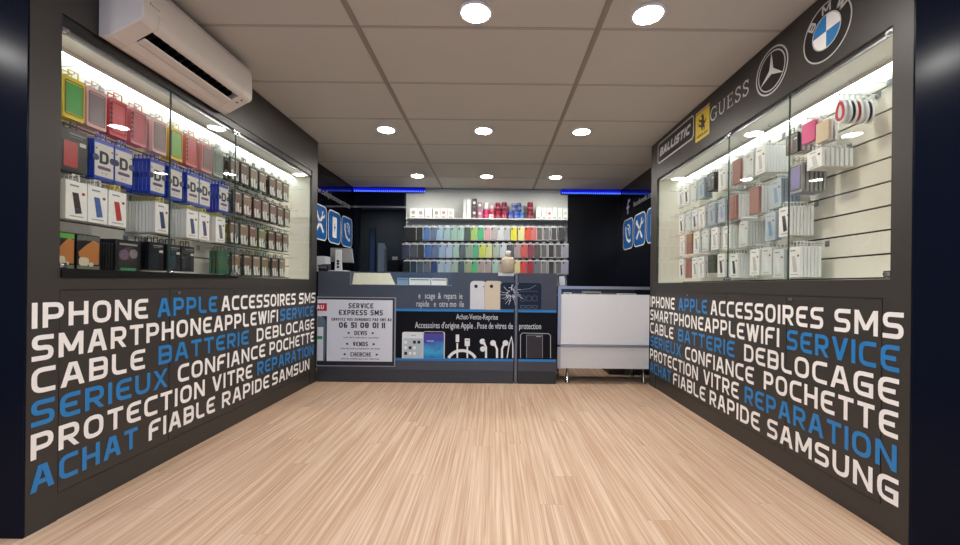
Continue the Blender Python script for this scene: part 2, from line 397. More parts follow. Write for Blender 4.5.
def display_unit(side):
    s = -1 if side == 'left' else 1
    X0 = WL if s < 0 else WR
    XBK = -1.800 if s < 0 else 1.657
    XEND = XL if s < 0 else XR
    ya = 1.457 if s < 0 else 1.416
    yb = 3.462
    y0 = YN if s < 0 else YN - .012
    seams = [1.954, 2.445, 2.95] if s < 0 else [1.915, 2.41, 2.92]
    root = empty('display_unit', (X0, 2.45, 0),
        'dark built-in wall display with glass case and word panels, under the air conditioner' if s < 0 else
        'dark built-in wall display with glass case and car emblems along its header', 'display unit')
    inx = lambda d: X0 + s * d            # d measured into the wall
    YF = 3.566 if s < 0 else 3.59
    m = MB()
    m.box(X0, inx(.02), y0 + .0, ya + (.026 if s > 0 else 0), 0, .852, DARK); m.box(X0, inx(.02), y0, ya, .852, CEIL - .005, DARK)
    hz_ = OPZ1 + (.040 if s < 0 else 0)
    m.box(X0, inx(.02), ya, YF, hz_, CEIL - .005, DARK)                         # header
    if s < 0: m.box(inx(.006), inx(.02), ya, yb, OPZ1, hz_, BLACK); m.box(X0, inx(.02), yb, YF, OPZ1, hz_, DARK)
    m.box(X0, inx(.02), yb, YF, 0, OPZ1, DARK)                                  # far stile
    m.box(X0, inx(.02), ya, yb, .852, OPZ0, DARK)                               # rail
    m.box(inx(.004), inx(.02), ya, yb, 0, .099, DARK)                           # plinth
    m.box(inx(.006), inx(.02), ya, yb, .099, .852, BLACK)                       # carcass behind doors
    child(m, 'frame', root)
    child(MB().box(inx(.021), XEND + s * .0, YF - .02, YF, 0, CEIL - .005, DARK), 'far_end_panel', root)
    child(MB().box(inx(.0008), XEND, y0 - .006, y0 - .0006, 0, CEIL - .005, NAVY), 'near_end_panel', root, 'glossy navy end panel')
    child(MB().box(inx(.021), XBK, ya - .012, yb + .012, OPZ1, OPZ1 + .012, WHITE), 'soffit', root, 'white soffit')
    child(MB().box(inx(.021), XBK, ya - .012, yb + .012, OPZ0 - .014, OPZ0 - .001, WHITE), 'ledge', root, 'white ledge')
    child(MB().box(inx(.021), XBK, ya - .012, ya - .001, OPZ0, OPZ1 - .001, CREAM), 'side_panel', root, 'white inner side panel')
    child(MB().box(inx(.021), XBK, yb + .001, yb + .012, OPZ0, OPZ1 - .001, CREAM), 'side_panel', root, 'white inner side panel')
    # slatwall with real grooves
    m = MB(); m.box(XBK + s * .012, XBK + s * .018, ya - .012, yb + .012, OPZ0, OPZ1, GROOVE)
    gz = [HC + .863 - .1014 * k for k in range(9)]
    zs = [OPZ1] + gz + [OPZ0]
    for a, b in zip(zs[:-1], zs[1:]):
        hi = a - .004 if a != OPZ1 else a; lo = b + .004 if b != OPZ0 else b
        if hi - lo > .003: m.box(XBK, XBK + s * .0125, ya - .012, yb + .012, lo, hi, CREAM)
    slat = child(m, 'slatwall', root, 'white slatwall with dark grooves')
    child(MB().box(XBK - s * .006, XBK - s * .040, ya, yb, OPZ1 - .005, OPZ1 - .0005, BAR), 'light_bar', root, 'white light bar')
    child(MB().box(XBK - s * .042, XBK - s * .046, ya, yb, OPZ1 - .020, OPZ1 - .0005, CREAM), 'shade_lip', root, 'added cream lip shading the soffit')  # lip added to keep the bar's light off the soffit
    child(MB().box(inx(.022), inx(.032), ya, yb, OPZ1 - .018, OPZ1 - .001, ALU), 'glass_rail', root, 'aluminium rail')
    # doors, locks, glass
    ys = [ya] + seams + [yb]
    for i, (a, b) in enumerate(zip(ys[:-1], ys[1:])):
        da = a + .028 if s > 0 and i == 0 else a
        d = child(MB().box(X0, inx(.0055), da + .002, b - .002, .102, .849, DARK), 'door', root)
        if i in (1, 3) and s < 0 or i == 0 and s > 0 or i == 2 and s > 0:
            ly = a + .05 if s < 0 else b - .03
            k = MB()
            prof = disc(0, 0, .009, 12)
            k.prism([(ly + u, .832 + v) for u, v in prof], lambda u, v, o: (X0 - s * o, u, v), .0, .006, CHROME)
            k.v = [(x - root.location[0], y - root.location[1], z) for x, y, z in k.v]
            k.build('lock', d, 'chrome lock')
        if i == 3: continue
        g = MB()
        a2, b2 = a + .0015, (yb if i == 2 else b) - .0015
        xa, xb = X0 + s * .003, X0 + s * .009
        g.add([(xa,a2,OPZ0+.002),(xa,b2,OPZ0+.002),(xa,b2,OPZ1-.002),(xa,a2,OPZ1-.002)], [(0,1,2,3)], GLS)
        g.box(xa, xb, a2, a2 + .0012, OPZ0 + .002, OPZ1 - .002, GEDGE); g.box(xa, xb, b2 - .0012, b2, OPZ0 + .002, OPZ1 - .002, GEDGE)
        g.box(xa, xb, a2, b2, OPZ0 + .002, OPZ0 + .0035, GEDGE)
        p = child(g, 'glass_door', root, 'clear glass door')
        # corner clamps
        cl = [(a2 + .012, OPZ1 - .02), (a2 + .012, OPZ0 + .018)] if i in (0, 2) else [(b2 - .012, OPZ1 - .02), (b2 - .012, OPZ0 + .018)]
        for cy, cz in cl:
            k = MB().box(X0 + s * .0, X0 + s * .012, cy - .012, cy + .012, cz - .012, cz + .012, CHROME)
            k.prism([(cy + u, cz + v) for u, v in disc(0, 0, .007, 10)], lambda u, v, o: (X0 - s * o, u, v), 0, .008, CHROME)
            k.v = [(x - root.location[0], y - root.location[1], z) for x, y, z in k.v]
            k.build('hinge_clamp', p, 'chrome clamp')
    # lettering
    fn = fL if s < 0 else fR
    for i, line in enumerate(TL if s < 0 else TR):
        ch = .0905 if s < 0 else .0945
        top = HC - (.0755 + .1149 * i if s < 0 else .078 + .1172 * i); v0 = top - ch
        for w, blue, a, b in line:
            ua, ub = PL(X0, a, VY)[0], PL(X0, b, VY)[0]
            if s > 0: ua, ub = -ua, -ub
            q = letter_polys(w, ua, ub, v0, ch, .0172, gap=.2)
            child(MB().flat(q, fn, .0012, VB if blue else VW), 'lettering', root, ('blue' if blue else 'white') + ' lettering')
    return root, slat
LU, LSLAT = display_unit('left')
RU, RSLAT = display_unit('right')
# worn black strip along the foot of the left glass
a = PL(WL, 60.5, 268); b = PL(WL, 60.5, 277.5); c = PL(WL, 237, 277.8); d = PL(WL, 237, 276)
child(MB().prism([(a[0], b[1]), (c[0], c[1]), (d[0], d[1] + .002), (a[0], a[1])], lambda u, v, o: (WL + o, u, v), .0005, .006, M('matt_black', (9, 9, 10), .7, spec=.2)), 'bottom_strip', LU, 'black strip')
# ---- emblems on the right header
def pr(x, y): Y, Z = PL(WR, x, y); return -Y, Z
GREYW = M('silver_vinyl', (196, 196, 194), 0.4, var=.02)
u0, u1 = pr(658.3, 150)[0], pr(693.6, 150)[0]; z0, z1 = HC + 1.078, HC + 1.243
em = child(MB().flat(stroke(rrect(u0, u1, z0, z1, .03), .012, True), fR, .0018, GREYW).flat([rrect(u0, u1, z0, z1, .03)], fR, .001, BLACK), 'emblem', RU, 'black emblem box with silver italic lettering')
child(MB().flat(letter_polys('BALLISTIC', u0 + .035, u1 - .06, z0 + .05, .07, .019, shear=.28, gap=.12), fR, .0026, GREYW), 'lettering', em, 'silver italic lettering')
# yellow shield
ua, ub = pr(695.8, 120)[0], pr(709.6, 120)[0]; za, zb = HC + 1.028, HC + 1.236
YEL = M('shield_yellow', (226, 196, 40), 0.4); GRN = col((40, 120, 60)); RED = col((190, 40, 40))
em = child(MB().flat([rrect(ua, ub, za, zb - .02, .008)], fR, .001, YEL).flat([[(ua, zb - .019), (ub, zb - .019), (ub, zb - .013), (ua, zb - .013)]], fR, .001, GRN)
    .flat([[(ua, zb - .012), (ub, zb - .012), (ub, zb - .007), (ua, zb - .007)]], fR, .001, VW).flat([[(ua, zb - .006), (ub, zb - .006), (ub, zb), (ua, zb)]], fR, .001, RED), 'emblem', RU, 'yellow shield emblem with black horse')
W_, H_ = ub - ua, zb - za - .02
horse = [(.46,.30),(.52,.30),(.56,.40),(.62,.36),(.60,.28),(.66,.28),(.69,.38),(.64,.48),(.70,.50),(.80,.62),(.76,.66),(.66,.58),(.62,.64),(.62,.76),(.56,.86),(.50,.92),(.47,.88),(.40,.84),(.42,.80),(.48,.80),(.46,.70),(.36,.72),(.28,.80),(.24,.77),(.32,.66),(.44,.62),(.40,.52),(.30,.56),(.26,.66),(.22,.62),(.26,.50),(.38,.46),(.44,.42)]
child(MB().flat([[(ua + x * W_, za + y * H_) for x, y in horse]], fR, .0016, BLACK), 'horse', em, 'black prancing horse')
child(MB().flat(letter_polys('FERRARI', ua + .1 * W_, ub - .1 * W_, za + .1 * H_, .018, .0045), fR, .0016, BLACK), 'lettering', em, 'black lettering')
# serif word
uu0, uu1 = pr(710.8, 110)[0], pr(749, 90)[0]; zz, hh = HC + 1.098, .082
def serif_word(U0, U1, v0, h):
    q = []; t = h * .13; th = h * .055
    wds = [.85, .85, .72, .62, .62]; gap = .22; tot = sum(wds) + gap * 4; k = (U1 - U0) / tot
    x = U0
    for c, w in zip('GUESS', wds):
        w *= k; X = lambda a: x + a * w; Yv = lambda b: v0 + b * h
        if c == 'G':
            q += stroke([(X(.5 + .5 * math.cos(math.radians(a))), Yv(.5 + .5 * math.sin(math.radians(a)))) for a in range(50, 311, 15)], t)
            q += stroke([(X(.9), Yv(.42)), (X(.9), Yv(.06))], t); q += stroke([(X(.68), Yv(.42)), (X(1.05), Yv(.42))], th); q += stroke([(X(.88), Yv(.98)), (X(.88), Yv(.72))], th)
        if c == 'U':
            q += stroke([(X(.15), Yv(1)), (X(.15), Yv(.3)), (X(.25), Yv(.08)), (X(.5), Yv(.0)), (X(.75), Yv(.08)), (X(.85), Yv(.3)), (X(.85), Yv(1))], t * .85)
            q += stroke([(X(-.02), Yv(.98)), (X(.32), Yv(.98))], th); q += stroke([(X(.7), Yv(.98)), (X(1.02), Yv(.98))], th)
        if c == 'E':
            q += stroke([(X(.2), Yv(0)), (X(.2), Yv(1))], t)
            for b, l in ((.03, .95), (.52, .7), (.97, .9)): q += stroke([(X(0 if b != .52 else .2), Yv(b)), (X(l), Yv(b))], th)
            q += stroke([(X(.95), Yv(0)), (X(.95), Yv(.22))], th); q += stroke([(X(.9), Yv(1)), (X(.9), Yv(.8))], th); q += stroke([(X(.7), Yv(.4)), (X(.7), Yv(.64))], th)
        if c == 'S':
            p = [(.88,.8),(.7,.96),(.45,1),(.2,.92),(.1,.76),(.2,.6),(.5,.5),(.8,.4),(.92,.24),(.8,.08),(.5,0),(.25,.03),(.08,.2)]
            q += stroke([(X(a), Yv(b)) for a, b in p], t * .85); q += stroke([(X(.9), Yv(.74)), (X(.9), Yv(1))], th); q += stroke([(X(.06), Yv(0)), (X(.06), Yv(.28))], th)
        x += w + gap * k
    return q
child(MB().flat(serif_word(uu0, uu1, zz, hh), fR, .0012, GREYW), 'emblem', RU, 'silver serif lettering')
# three-pointed star
cu, cz = -2.038, HC + 1.124; R = .1185
m = MB().flat([disc(cu, cz, R - .004, 40)], fR, .0006, BLACK).flat(stroke(disc(cu, cz, R - .004, 40), .008, True), fR, .0012, GREYW).flat(stroke(disc(cu, cz, R - .022, 40), .006, True), fR, .0012, GREYW)
for a in (90, 210, 330):
    t = math.radians(a); tip = (cu + (R - .02) * math.cos(t), cz + (R - .02) * math.sin(t))
    l = (cu + .017 * math.cos(t + PI / 3), cz + .017 * math.sin(t + PI / 3)); r = (cu + .017 * math.cos(t - PI / 3), cz + .017 * math.sin(t - PI / 3))
    m.flat([[(cu, cz), r, tip, l]], fR, .0012, GREYW)
child(m, 'emblem', RU, 'silver three-pointed star in a ring')
# blue and white roundel
cu, cz = -1.701, HC + 1.112; R = .1245
m = MB().flat([disc(cu, cz, R, 48)], fR, .0008, BLACK).flat(stroke(disc(cu, cz, R - .003, 48), .006, True), fR, .0014, GREYW).flat(stroke(disc(cu, cz, R * .58, 40), .005, True), fR, .0016, GREYW)
em = child(m, 'emblem', RU, 'round blue and white quartered emblem with black ring')
for k, mt in ((0, VW), (1, VB), (2, VW), (3, VB)):
    a = k * 90
    child(MB().flat([[(cu, cz)] + disc(cu, cz, R * .56, 10, a, a + 90)], fR, .0012, mt), 'quarter', em, 'white quarter' if mt is VW else 'blue quarter')
m = MB()
for c, ang, w in (('B', 140, .036), ('M', 90, .046), ('W', 42, .052)):
    t = math.radians(ang - 90); pr_, ct = math.cos(t), math.sin(t)
    rc = R * .79; ox, oz = cu + rc * math.cos(math.radians(ang)), cz + rc * math.sin(math.radians(ang))
    for p in letter_polys(c, -w / 2, w / 2, -.019, .038, .0085):
        m.flat([[(ox + x * pr_ - y * ct, oz + x * ct + y * pr_) for x, y in p]], fR, .0016, GREYW)
child(m, 'lettering', em, 'silver lettering')
# ------------------------------------------------------------------ air conditioner
AY0, AY1 = 1.588, 2.305
ac = empty('air_conditioner', (WL + .001, (AY0 + AY1) / 2, 1.87), 'white wall-mounted air conditioner above the glass display, under the ceiling', 'air conditioner')
full = [(0,1.872),(.02,1.866),(.05,1.875),(.150,1.931),(.166,1.938),(.178,1.950),(.181,1.975),(.177,2.09),(.168,2.122),(.150,2.136),(0,2.140)]
notch = [(0,1.872),(.02,1.866),(.05,1.875),(.083,1.894),(.083,1.955),(.140,1.965),(.152,1.932),(.166,1.938),(.178,1.950),(.181,1.975),(.177,2.09),(.168,2.122),(.150,2.136),(0,2.140)]
fa = lambda u, v, o: (WL + .001 + u, o, v)
m = MB(); m.prism(full, fa, AY0, AY0 + .075, ACW); m.prism(notch, fa, AY0 + .075, AY1 - .085, ACW); m.prism(full, fa, AY1 - .085, AY1, ACW)
child(m, 'body', ac, bevel=.004)
child(MB().prism([(.085,1.950),(.139,1.962),(.1385,1.9605),(.0853,1.9485)], fa, AY0 + .077, AY1 - .087, BLACK).box(WL+.0845, WL+.0855, AY0+.077, AY1-.087, 1.90, 1.95, BLACK), 'outlet', ac, 'black air outlet')
for k in range(13):
    y = AY0 + .1 + k * .042
    child(MB().prism([(.088,1.91),(.135,1.93),(.135,1.955),(.088,1.945)], fa, y, y + .002, BLACK), 'vane', ac, 'black vane')
child(MB().prism([(.087,1.893),(.116,1.905),(.118,1.912),(.112,1.912),(.088,1.900)], fa, AY0 + .08, AY1 - .09, ACW), 'louver', ac)
child(MB().prism([(.1812,2.000),(.1818,2.000),(.1782,2.096),(.1775,2.096)], fa, AY0 + .004, AY1 - .004, ACW), 'front_panel', ac)
child(MB().prism([(.118,1.9128),(.126,1.9173),(.1255,1.9178),(.1175,1.9133)], fa, AY1 - .055, AY1 - .04, BLACK).prism([(.142,1.9265),(.150,1.931),(.1495,1.932),(.1415,1.927)], fa, AY1 - .05, AY1 - .038, BLACK), 'sensor', ac, 'black sensor')
m = MB(); 
for i, w in enumerate((.012, .006, .006, .006, .006)):
    y = AY0 + .03 + i * .010
    m.prism([(.1815, 2.02), (.1817, 2.02), (.1815, 2.02 + w), (.1813, 2.02 + w)], fa, y, y + .006, col((150, 144, 138)))
child(m, 'badge', ac, 'small grey badge')
# ------------------------------------------------------------------ ceiling lights
k = 0
rows = [(1.855, (-.1, .71)), (3.265, (-.905, -.1, .71)), (4.63, (-.913, -.1, .706))]
names = {0: ['large near downlight beside the centre, closest to the entrance', 'large near downlight nearest the car emblems'],
         1: ['middle-row ceiling downlight nearest the air conditioner', 'middle-row ceiling downlight over the centre of the floor', 'middle-row ceiling downlight nearest the yellow shield'],
         2: ['far-row ceiling downlight nearest the rear doorway', 'far-row ceiling downlight over the colourful phone cases', 'far-row ceiling downlight nearest the dark right wall']}
for ri, (Y, xs) in enumerate(rows):
    for xi, X in enumerate(xs):
        t = empty('ceiling_light', (X, Y, CEIL), names[ri][xi], 'ceiling light', 'round downlights in the ceiling')
        ring = [(.064, -.001), (.066, -.008), (.074, -.008), (.080, -.001)]
        MB().lathe([(.080, 0), (.079, -.006), (.072, -.009), (.066, -.009), (.066, 0)], 0, 0, -.0005, WHITE, 28).build('trim_ring', t)
        MB().prism(disc(0, 0, .0655, 28), lambda u, v, o: (u, v, o), -.0075, -.0035, LAMP).build('diffuser', t, 'glowing diffuser')
def area(name, loc, size, power, color=(1, .97, .93), rot=(0, 0, 0), shape='DISK', size_y=None):
    l = bpy.data.lights.new(name, 'AREA'); l.shape = shape; l.size = size; l.energy = power; l.color = color
    if size_y: l.size_y = size_y
    o = bpy.data.objects.new(name, l); C.objects.link(o); o.location = loc; o.rotation_euler = rot; return o
for X in (-2.77, -1.8, -.9, -.1, .71, 1.6, 2.48): area('entrance_downlight', (X, .48, CEIL - .01), .13, 8)
for X in (-1.8, -.1, 1.6): area('entrance_downlight', (X, -.9, CEIL - .01), .13, 8)
area('rear_room_light', (-1.9, 6.0, CEIL - .02), .25, 5, (.9, .95, 1))
# ------------------------------------------------------------------ blue LED strips
def ledmat():
    m = bpy.data.materials.new('blue_led_tape'); m.use_nodes = True; nt = m.node_tree; nt.nodes.remove(nt.nodes['Principled BSDF'])
    tc = nt.nodes.new('ShaderNodeTexCoord'); sp = nt.nodes.new('ShaderNodeSeparateXYZ'); nt.links.new(tc.outputs['Object'], sp.inputs[0])
    mu = nt.nodes.new('ShaderNodeMath'); mu.operation = 'MULTIPLY'; mu.inputs[1].default_value = 2 * PI / .027; nt.links.new(sp.outputs[0], mu.inputs[0])
    si = nt.nodes.new('ShaderNodeMath'); si.operation = 'SINE'; nt.links.new(mu.outputs[0], si.inputs[0])
    rp = nt.nodes.new('ShaderNodeValToRGB'); rp.color_ramp.elements[0].position = .3; rp.color_ramp.elements[1].position = .95
    rp.color_ramp.elements[0].color = (.002, .006, .30, 1); rp.color_ramp.elements[1].color = (.10, .22, 1, 1); nt.links.new(si.outputs[0], rp.inputs[0])
    e = nt.nodes.new('ShaderNodeEmission'); e.inputs['Strength'].default_value = 3.2; nt.links.new(rp.outputs[0], e.inputs['Color'])
    nt.links.new(e.outputs[0], nt.nodes['Material Output'].inputs['Surface']); return m
LED = ledmat()
for xa, xb, lab in ((352, 425, 'blue LED strip under the ceiling above the rear doorway'), (561, 624, 'blue LED strip under the ceiling above the dark back wall')):
    X0, X1 = PB(YB - .06, xa, 188)[0], PB(YB - .06, xb, 188)[0]
    X0, X1 = max(X0, XL + .01), min(X1, XR - .01)
    t = empty('led_strip', ((X0 + X1) / 2, YB - .06, CEIL - .04), lab, 'light strip', 'blue LED strips')
    h = (X1 - X0) / 2
    MB().box(-h, h, -.004, .0, -.022, -.004, LED).box(-h, h, -.003, .0, -.0039, .026, EM('led_spill_glow', (18, 22, 190), 1.1)).build('led_tape', t, 'glowing blue tape with painted glow above it')  # upper band is emissive, standing in for the surface lit by the LEDs
    MB().box(-h, h, .001, .057, -.03, .038, BLACK).build('channel', t, 'black channel')
# ------------------------------------------------------------------ icons and writing on the far side walls
ICB = M('icon_blue', (22, 98, 176), 0.4, var=.04)
def icon_panel(side, uc, zc, kind, label):
    s = -1 if side == 'left' else 1
    X = XL if s < 0 else XR
    fn = (lambda u, v, o: (o - .0005, u, v)) if s < 0 else (lambda u, v, o: (-o + .0005, -u, v))
    t = empty('icon_sign', (X, uc if s < 0 else -uc, zc), label, 'sign', 'blue service icons')
    w, h = .18, .19
    MB().flat([rrect(-w, w, -h, h, .07)], fn, .0015, VW).flat([rrect(-w + .012, w - .012, -h + .012, h - .012, .060)], fn, .0022, ICB).build('backing', t)
    m = MB()
    if kind == 'tools':
        m.flat(stroke([(-.09, -.10), (.07, .08)], .036), fn, .003, VW).flat(stroke([(.09, -.10), (-.07, .08)], .036), fn, .003, VW)
        m.flat(stroke(disc(.085, .095, .03, 10, 100, 370), .022), fn, .003, VW).flat([[(-.10,.05),(-.05,.10),(-.085,.13),(-.125,.09)]], fn, .003, VW)
    elif kind == 'phone':
        m.flat([rrect(-.062, .062, -.12, .12, .015)], fn, .003, VW)
        m.flat([[(.012,.06),(-.03,-.012),(-.002,-.012),(-.014,-.062),(.03,.012),(.002,.012)]], fn, .0036, ICB)
    else:
        m.flat(stroke([(-.07, .1), (-.075, .03), (-.03, -.06), (.05, -.1), (.1, -.085)], .036), fn, .003, VW)
        m.flat(stroke(disc(.0, .03, .085, 10, -40, 100), .02), fn, .003, VW)
        m.flat(stroke(disc(.0, .03, .04, 8, -40, 100), .018), fn, .003, VW)
    m.build('symbol', t, 'white symbol')
icz = HC + .665
for i, (k, l) in enumerate((('tools', 'blue crossed-tools sticker nearest the left display on the dark side wall'), ('phone', 'blue phone sticker between the tools and handset stickers above the monitor'), ('handset', 'blue handset sticker nearest the rear doorway'))):
    icon_panel('left', 4.235 + i * .392, icz, k, l)
for i, (k, l) in enumerate((('handset', 'blue handset sticker on the far right wall, furthest from the entrance'), ('tools', 'blue crossed-tools sticker on the far right wall, between handset and phone'), ('phone', 'blue phone sticker half hidden behind the right display edge'))):
    icon_panel('right', -(4.93 - i * .392), icz, k, l)
def wall_text(side, body, ua, ub, z0, z1, label, logo=None):
    s = -1 if side == 'left' else 1; X = XL if s < 0 else XR
    fn = (lambda u, v, o: (XL + o, u, v)) if s < 0 else (lambda u, v, o: (XR - o, -u, v))
    t = empty('wall_lettering', (X, (ua + ub) / 2 * (1 if s < 0 else -1), z0), label, 'lettering')
    child(MB().flat(font_polys(body, ua, ub, z0, z1, .01), fn, .0015, M('grey_vinyl', (150, 152, 156), .5)), 'word', t)
    if logo:
        a, b, c, d = logo; w = b - a
        q = stroke([(b - .05 * w, d - .01), (a + .6 * w, d - .02), (a + .5 * w, d - .05), (a + .5 * w, c)], .035) + stroke([(a + .2 * w, d - .09), (a + .85 * w, d - .09)], .03)
        child(MB().flat(q, fn, .0015, M('lilac_vinyl', (170, 170, 210), .5)), 'logo', t, 'pale letter f logo')
wall_text('left', 'www.cellphoneservices', 4.0, 5.1, HC + .955, HC + 1.045, 'grey web address lettering above the blue stickers, left side wall')
wall_text('right', 'facebook.com/gsm', -4.74, -3.9, HC + .945, HC + 1.03, 'grey web address lettering and pale f above the right wall stickers', (-5.02, -4.86, HC + .92, HC + 1.09))
# ------------------------------------------------------------------ service counter
CX0, CX1 = WL + .012, PB(YC, 556.5, 330)[0]
CT = PB(YC, 420, 272)[1]
GX0, GX1 = PB(YC, 513.6, 330)[0], PB(YC, 518, 330)[0]
NX0, NX1 = PB(YC, 350, 278)[0], PB(YC, 452, 278)[0]; NZ = PB(YC, 400, 285)[1]
ctr = empty('service_counter', (-.5, 3.75, 0), 'slate grey service counter with phone pictures and blue stripes across the back of the shop', 'counter')
SZ0 = .115
m = MB()
m.box(CX0, NX0, YC, YC + .55, SZ0, CT, SLATE); m.box(NX1, GX0, YC, YC + .55, SZ0, CT, SLATE)
m.box(NX0, NX1, YC, YC + .55, SZ0, NZ, SLATE); m.box(NX0, NX1, YC + .30, YC + .55, NZ, CT, SLATE)
child(m, 'body', ctr)
child(MB().box(GX1, CX1, YC, YC + .55, SZ0, CT, M('slate_laminate_warm', (66, 67, 74), .3, spec=.5)), 'end_body', ctr, 'warm dark grey end section')
child(MB().box(CX0, GX0, YC + .002, YC + .5, 0, SZ0 - .001, M('slate_plinth', (58, 61, 68), .4)).box(GX1, CX1, YC + .002, YC + .5, 0, SZ0 - .001, KICK), 'plinth', ctr, 'dark plinth')
child(MB().box(GX0 + .012, GX1 - .008, YC - .004, YC + .012, 0.0, CT, M('dull_aluminium', (120, 124, 130), .4, metal=.7)), 'joint_strip', ctr, 'aluminium joint strip')
child(MB().box(GX0 + .001, GX1 - .001, YC + .014, YC + .5, 0.01, CT - .01, BLACK), 'filler', ctr, 'black filler')
# glazed niche at the top of the counter
PALE = col((196, 200, 188), .4)
m = MB(); m.add([(NX0, YC + .001, NZ + .003), (NX1, YC + .001, NZ + .003), (NX1, YC + .001, CT), (NX0, YC + .001, CT)], [(0, 1, 2, 3)], GLS)
m.add([(NX0, YC + .001, CT), (NX1, YC + .001, CT), (NX1, YC + .30, CT), (NX0, YC + .30, CT)], [(0, 1, 2, 3)], GLS)
child(m, 'glass', ctr, 'clear glass niche cover')
child(MB().box(NX0 + .002, NX1 - .002, YC + .002, YC + .298, NZ + .0005, NZ + .002, WHITE), 'niche_base', ctr, 'white niche base')
# items in the niche
sx0, sx1 = PB(YC, 351, 278)[0], PB(YC, 391, 278)[0]
o = MB().prism([(sx0, 0), (sx1 + .03, 0), (sx1 - .03, CT - NZ - .014), (sx0, CT - NZ - .014)], lambda u, v, q: (u, YC + .03 + v * .4 + q, NZ + .0035 + v), 0, .004, col((206, 206, 186), .4)).build('display_card')
tag(o, 'cream sloping card lying behind the counter glass at its near left end', 'card')
x = sx1 + .045
for i, (w, c, lab) in enumerate(((.11, (120, 150, 176), 'pale blue flat box under the counter glass beside the cream card'), (.20, (216, 220, 216), 'long white box under the counter glass, middle of the row'), (.15, (222, 224, 222), 'short white box under the counter glass, right end of the row'))):
    b = MB().box(x, x + w - .008, YC + .05, YC + .16, NZ + .0035, NZ + .066, col(c, .4)).build('accessory_box')
    MB().box(x + .01, x + w - .018, YC + .0495, YC + .0499, NZ + .045, NZ + .055, col((90, 110, 140), .4)).build('band', b, 'blue band')
    tag(b, lab, 'box', 'boxes under the counter glass'); x += w
o = MB().box(sx1 + .04, sx1 + .34, YC + .20, YC + .235, NZ + .0035, NZ + .095, col((52, 66, 88), .3)).build('dark_box'); tag(o, 'dark blue box standing behind the white boxes under the counter glass', 'box')
# stripes and black picture band
ZB0, ZB1 = PB(YC, 450, 358.3)[1], PB(YC, 450, 311.6)[1]
def band(za, zb, o, mat, name, lab):
    m = MB()
    for a, b in ((CX0 + .35, GX0), (GX1, CX1)): m.box(a, b, YC - o, YC - .0002, za, zb, mat)
    return child(m, name, ctr, lab)
band(ZB0, ZB1, .001, M('picture_black', (7, 8, 12), .4, spec=.2), 'picture_band', 'black picture band')
band(ZB1 + .0005, ZB1 + .023, .0014, VB, 'stripe', 'blue stripe'); band(ZB0 - .023, ZB0 - .0005, .0014, VB, 'stripe', 'blue stripe')
def P(x, y): return PB(YC, x, y)
def rp(x0, x1, y0, y1, r):
    a = P(x0, y1); b = P(x1, y0); return rrect(a[0], b[0], a[1], b[1], r)
TXT = M('print_pale', (206, 212, 216), .5)
def ctext(body, x0, x1, y0, y1, bold=.004, mat=TXT, off=.0022, nm='lettering'):
    a = P(x0, y1); b = P(x1, y0)
    return child(MB().flat(font_polys(body, a[0], b[0], a[1], b[1], bold), fC, off, mat), nm, ctr, 'pale lettering')
ctext('e   scage  &  repara  ie', 418.5, 462.5, 293, 300.5, .004); ctext('rapide   e  otre mo  ile', 416.5, 464, 301, 308.5, .004)
ctext('Achat-Vente-Reprise', 456, 498, 314.3, 321, .006)
ctext("Accessoires d'origine Apple . Pose de vitres de", 415, 513, 322.5, 330, .006); ctext('protection', 519, 541, 323.5, 331, .006)
# top pictures: two phone backs and a cracked phone
def pic(polys_mats, name, lab):
    m = MB(); 
    for q, mt, o in polys_mats: m.flat(q, fC, o, mt)
    return child(m, name, ctr, lab)
SIL = col((206, 210, 214), .4); GLD = col((208, 196, 172), .4); INK = M('print_black', (10, 12, 20), .3)
def halfround(x0, x1, y0, y1, r):      # rounded top, square foot
    a = P(x0, y1); b = P(x1, y0); p = rrect(a[0], b[0], a[1], b[1], r, 5)
    return [(u, (a[1] if v < a[1] + r * .999 else v)) if v < a[1] + r else (u, v) for u, v in p]
def topround(x0, x1, y0, y1, r):
    a = P(x0, y1); b = P(x1, y0); q = []
    for cx, a0 in ((b[0] - r, 0), (a[0] + r, 90)):
        q += [(cx + r * math.cos(math.radians(a0 + 18 * i)), b[1] - r + r * math.sin(math.radians(a0 + 18 * i))) for i in range(6)]
    return q + [(a[0], a[1]), (b[0], a[1])]
c1 = P(476, 286.3); c2 = P(491.5, 286.3)
pic([([topround(470, 486, 281, 309.6, .035)], SIL, .0012), ([disc(c1[0], c1[1], .016)], INK, .0018), ([disc(P(483.5, 286.5)[0], P(483.5, 286.5)[1], .008)], col((150, 152, 156)), .0018)], 'phone_picture', 'silver phone picture')
pic([([topround(484.5, 502, 281, 309.6, .03)], GLD, .0022), ([disc(c2[0], c2[1], .016)], INK, .0028), (stroke([P(484.7, 284), P(484.7, 309.5)], .003), col((150, 140, 120)), .0028)], 'phone_picture', 'gold phone picture')
cr = [([topround(500, 542.5, 282, 309.6, .035)], INK, .0032)]
cx, cz = P(511.3, 293.2); rnd = random.Random(3); lines = []
for k in range(26):
    a = rnd.uniform(0, 2 * PI); r0 = rnd.uniform(.015, .03); r1 = rnd.uniform(.05, .12); x1 = cx + r1 * math.cos(a); z1 = cz + r1 * math.sin(a)
    if P(543, 0)[0] > x1 > P(501, 0)[0] and P(500, 283)[1] > z1 > P(500, 309)[1]:
        mid = (cx + (r0 + r1) / 2 * math.cos(a + .12), cz + (r0 + r1) / 2 * math.sin(a + .12))
        lines += stroke([(cx + r0 * math.cos(a), cz + r0 * math.sin(a)), mid, (x1, z1)], .0035)
for k in range(9):
    a = k * .7; r = .026 + .012 * (k % 3); lines += stroke([(cx + r * math.cos(a), cz + r * math.sin(a)), (cx + r * 1.1 * math.cos(a + .6), cz + r * 1.1 * math.sin(a + .6))], .006)
cr.append((lines, col((196, 204, 210)), .0038))
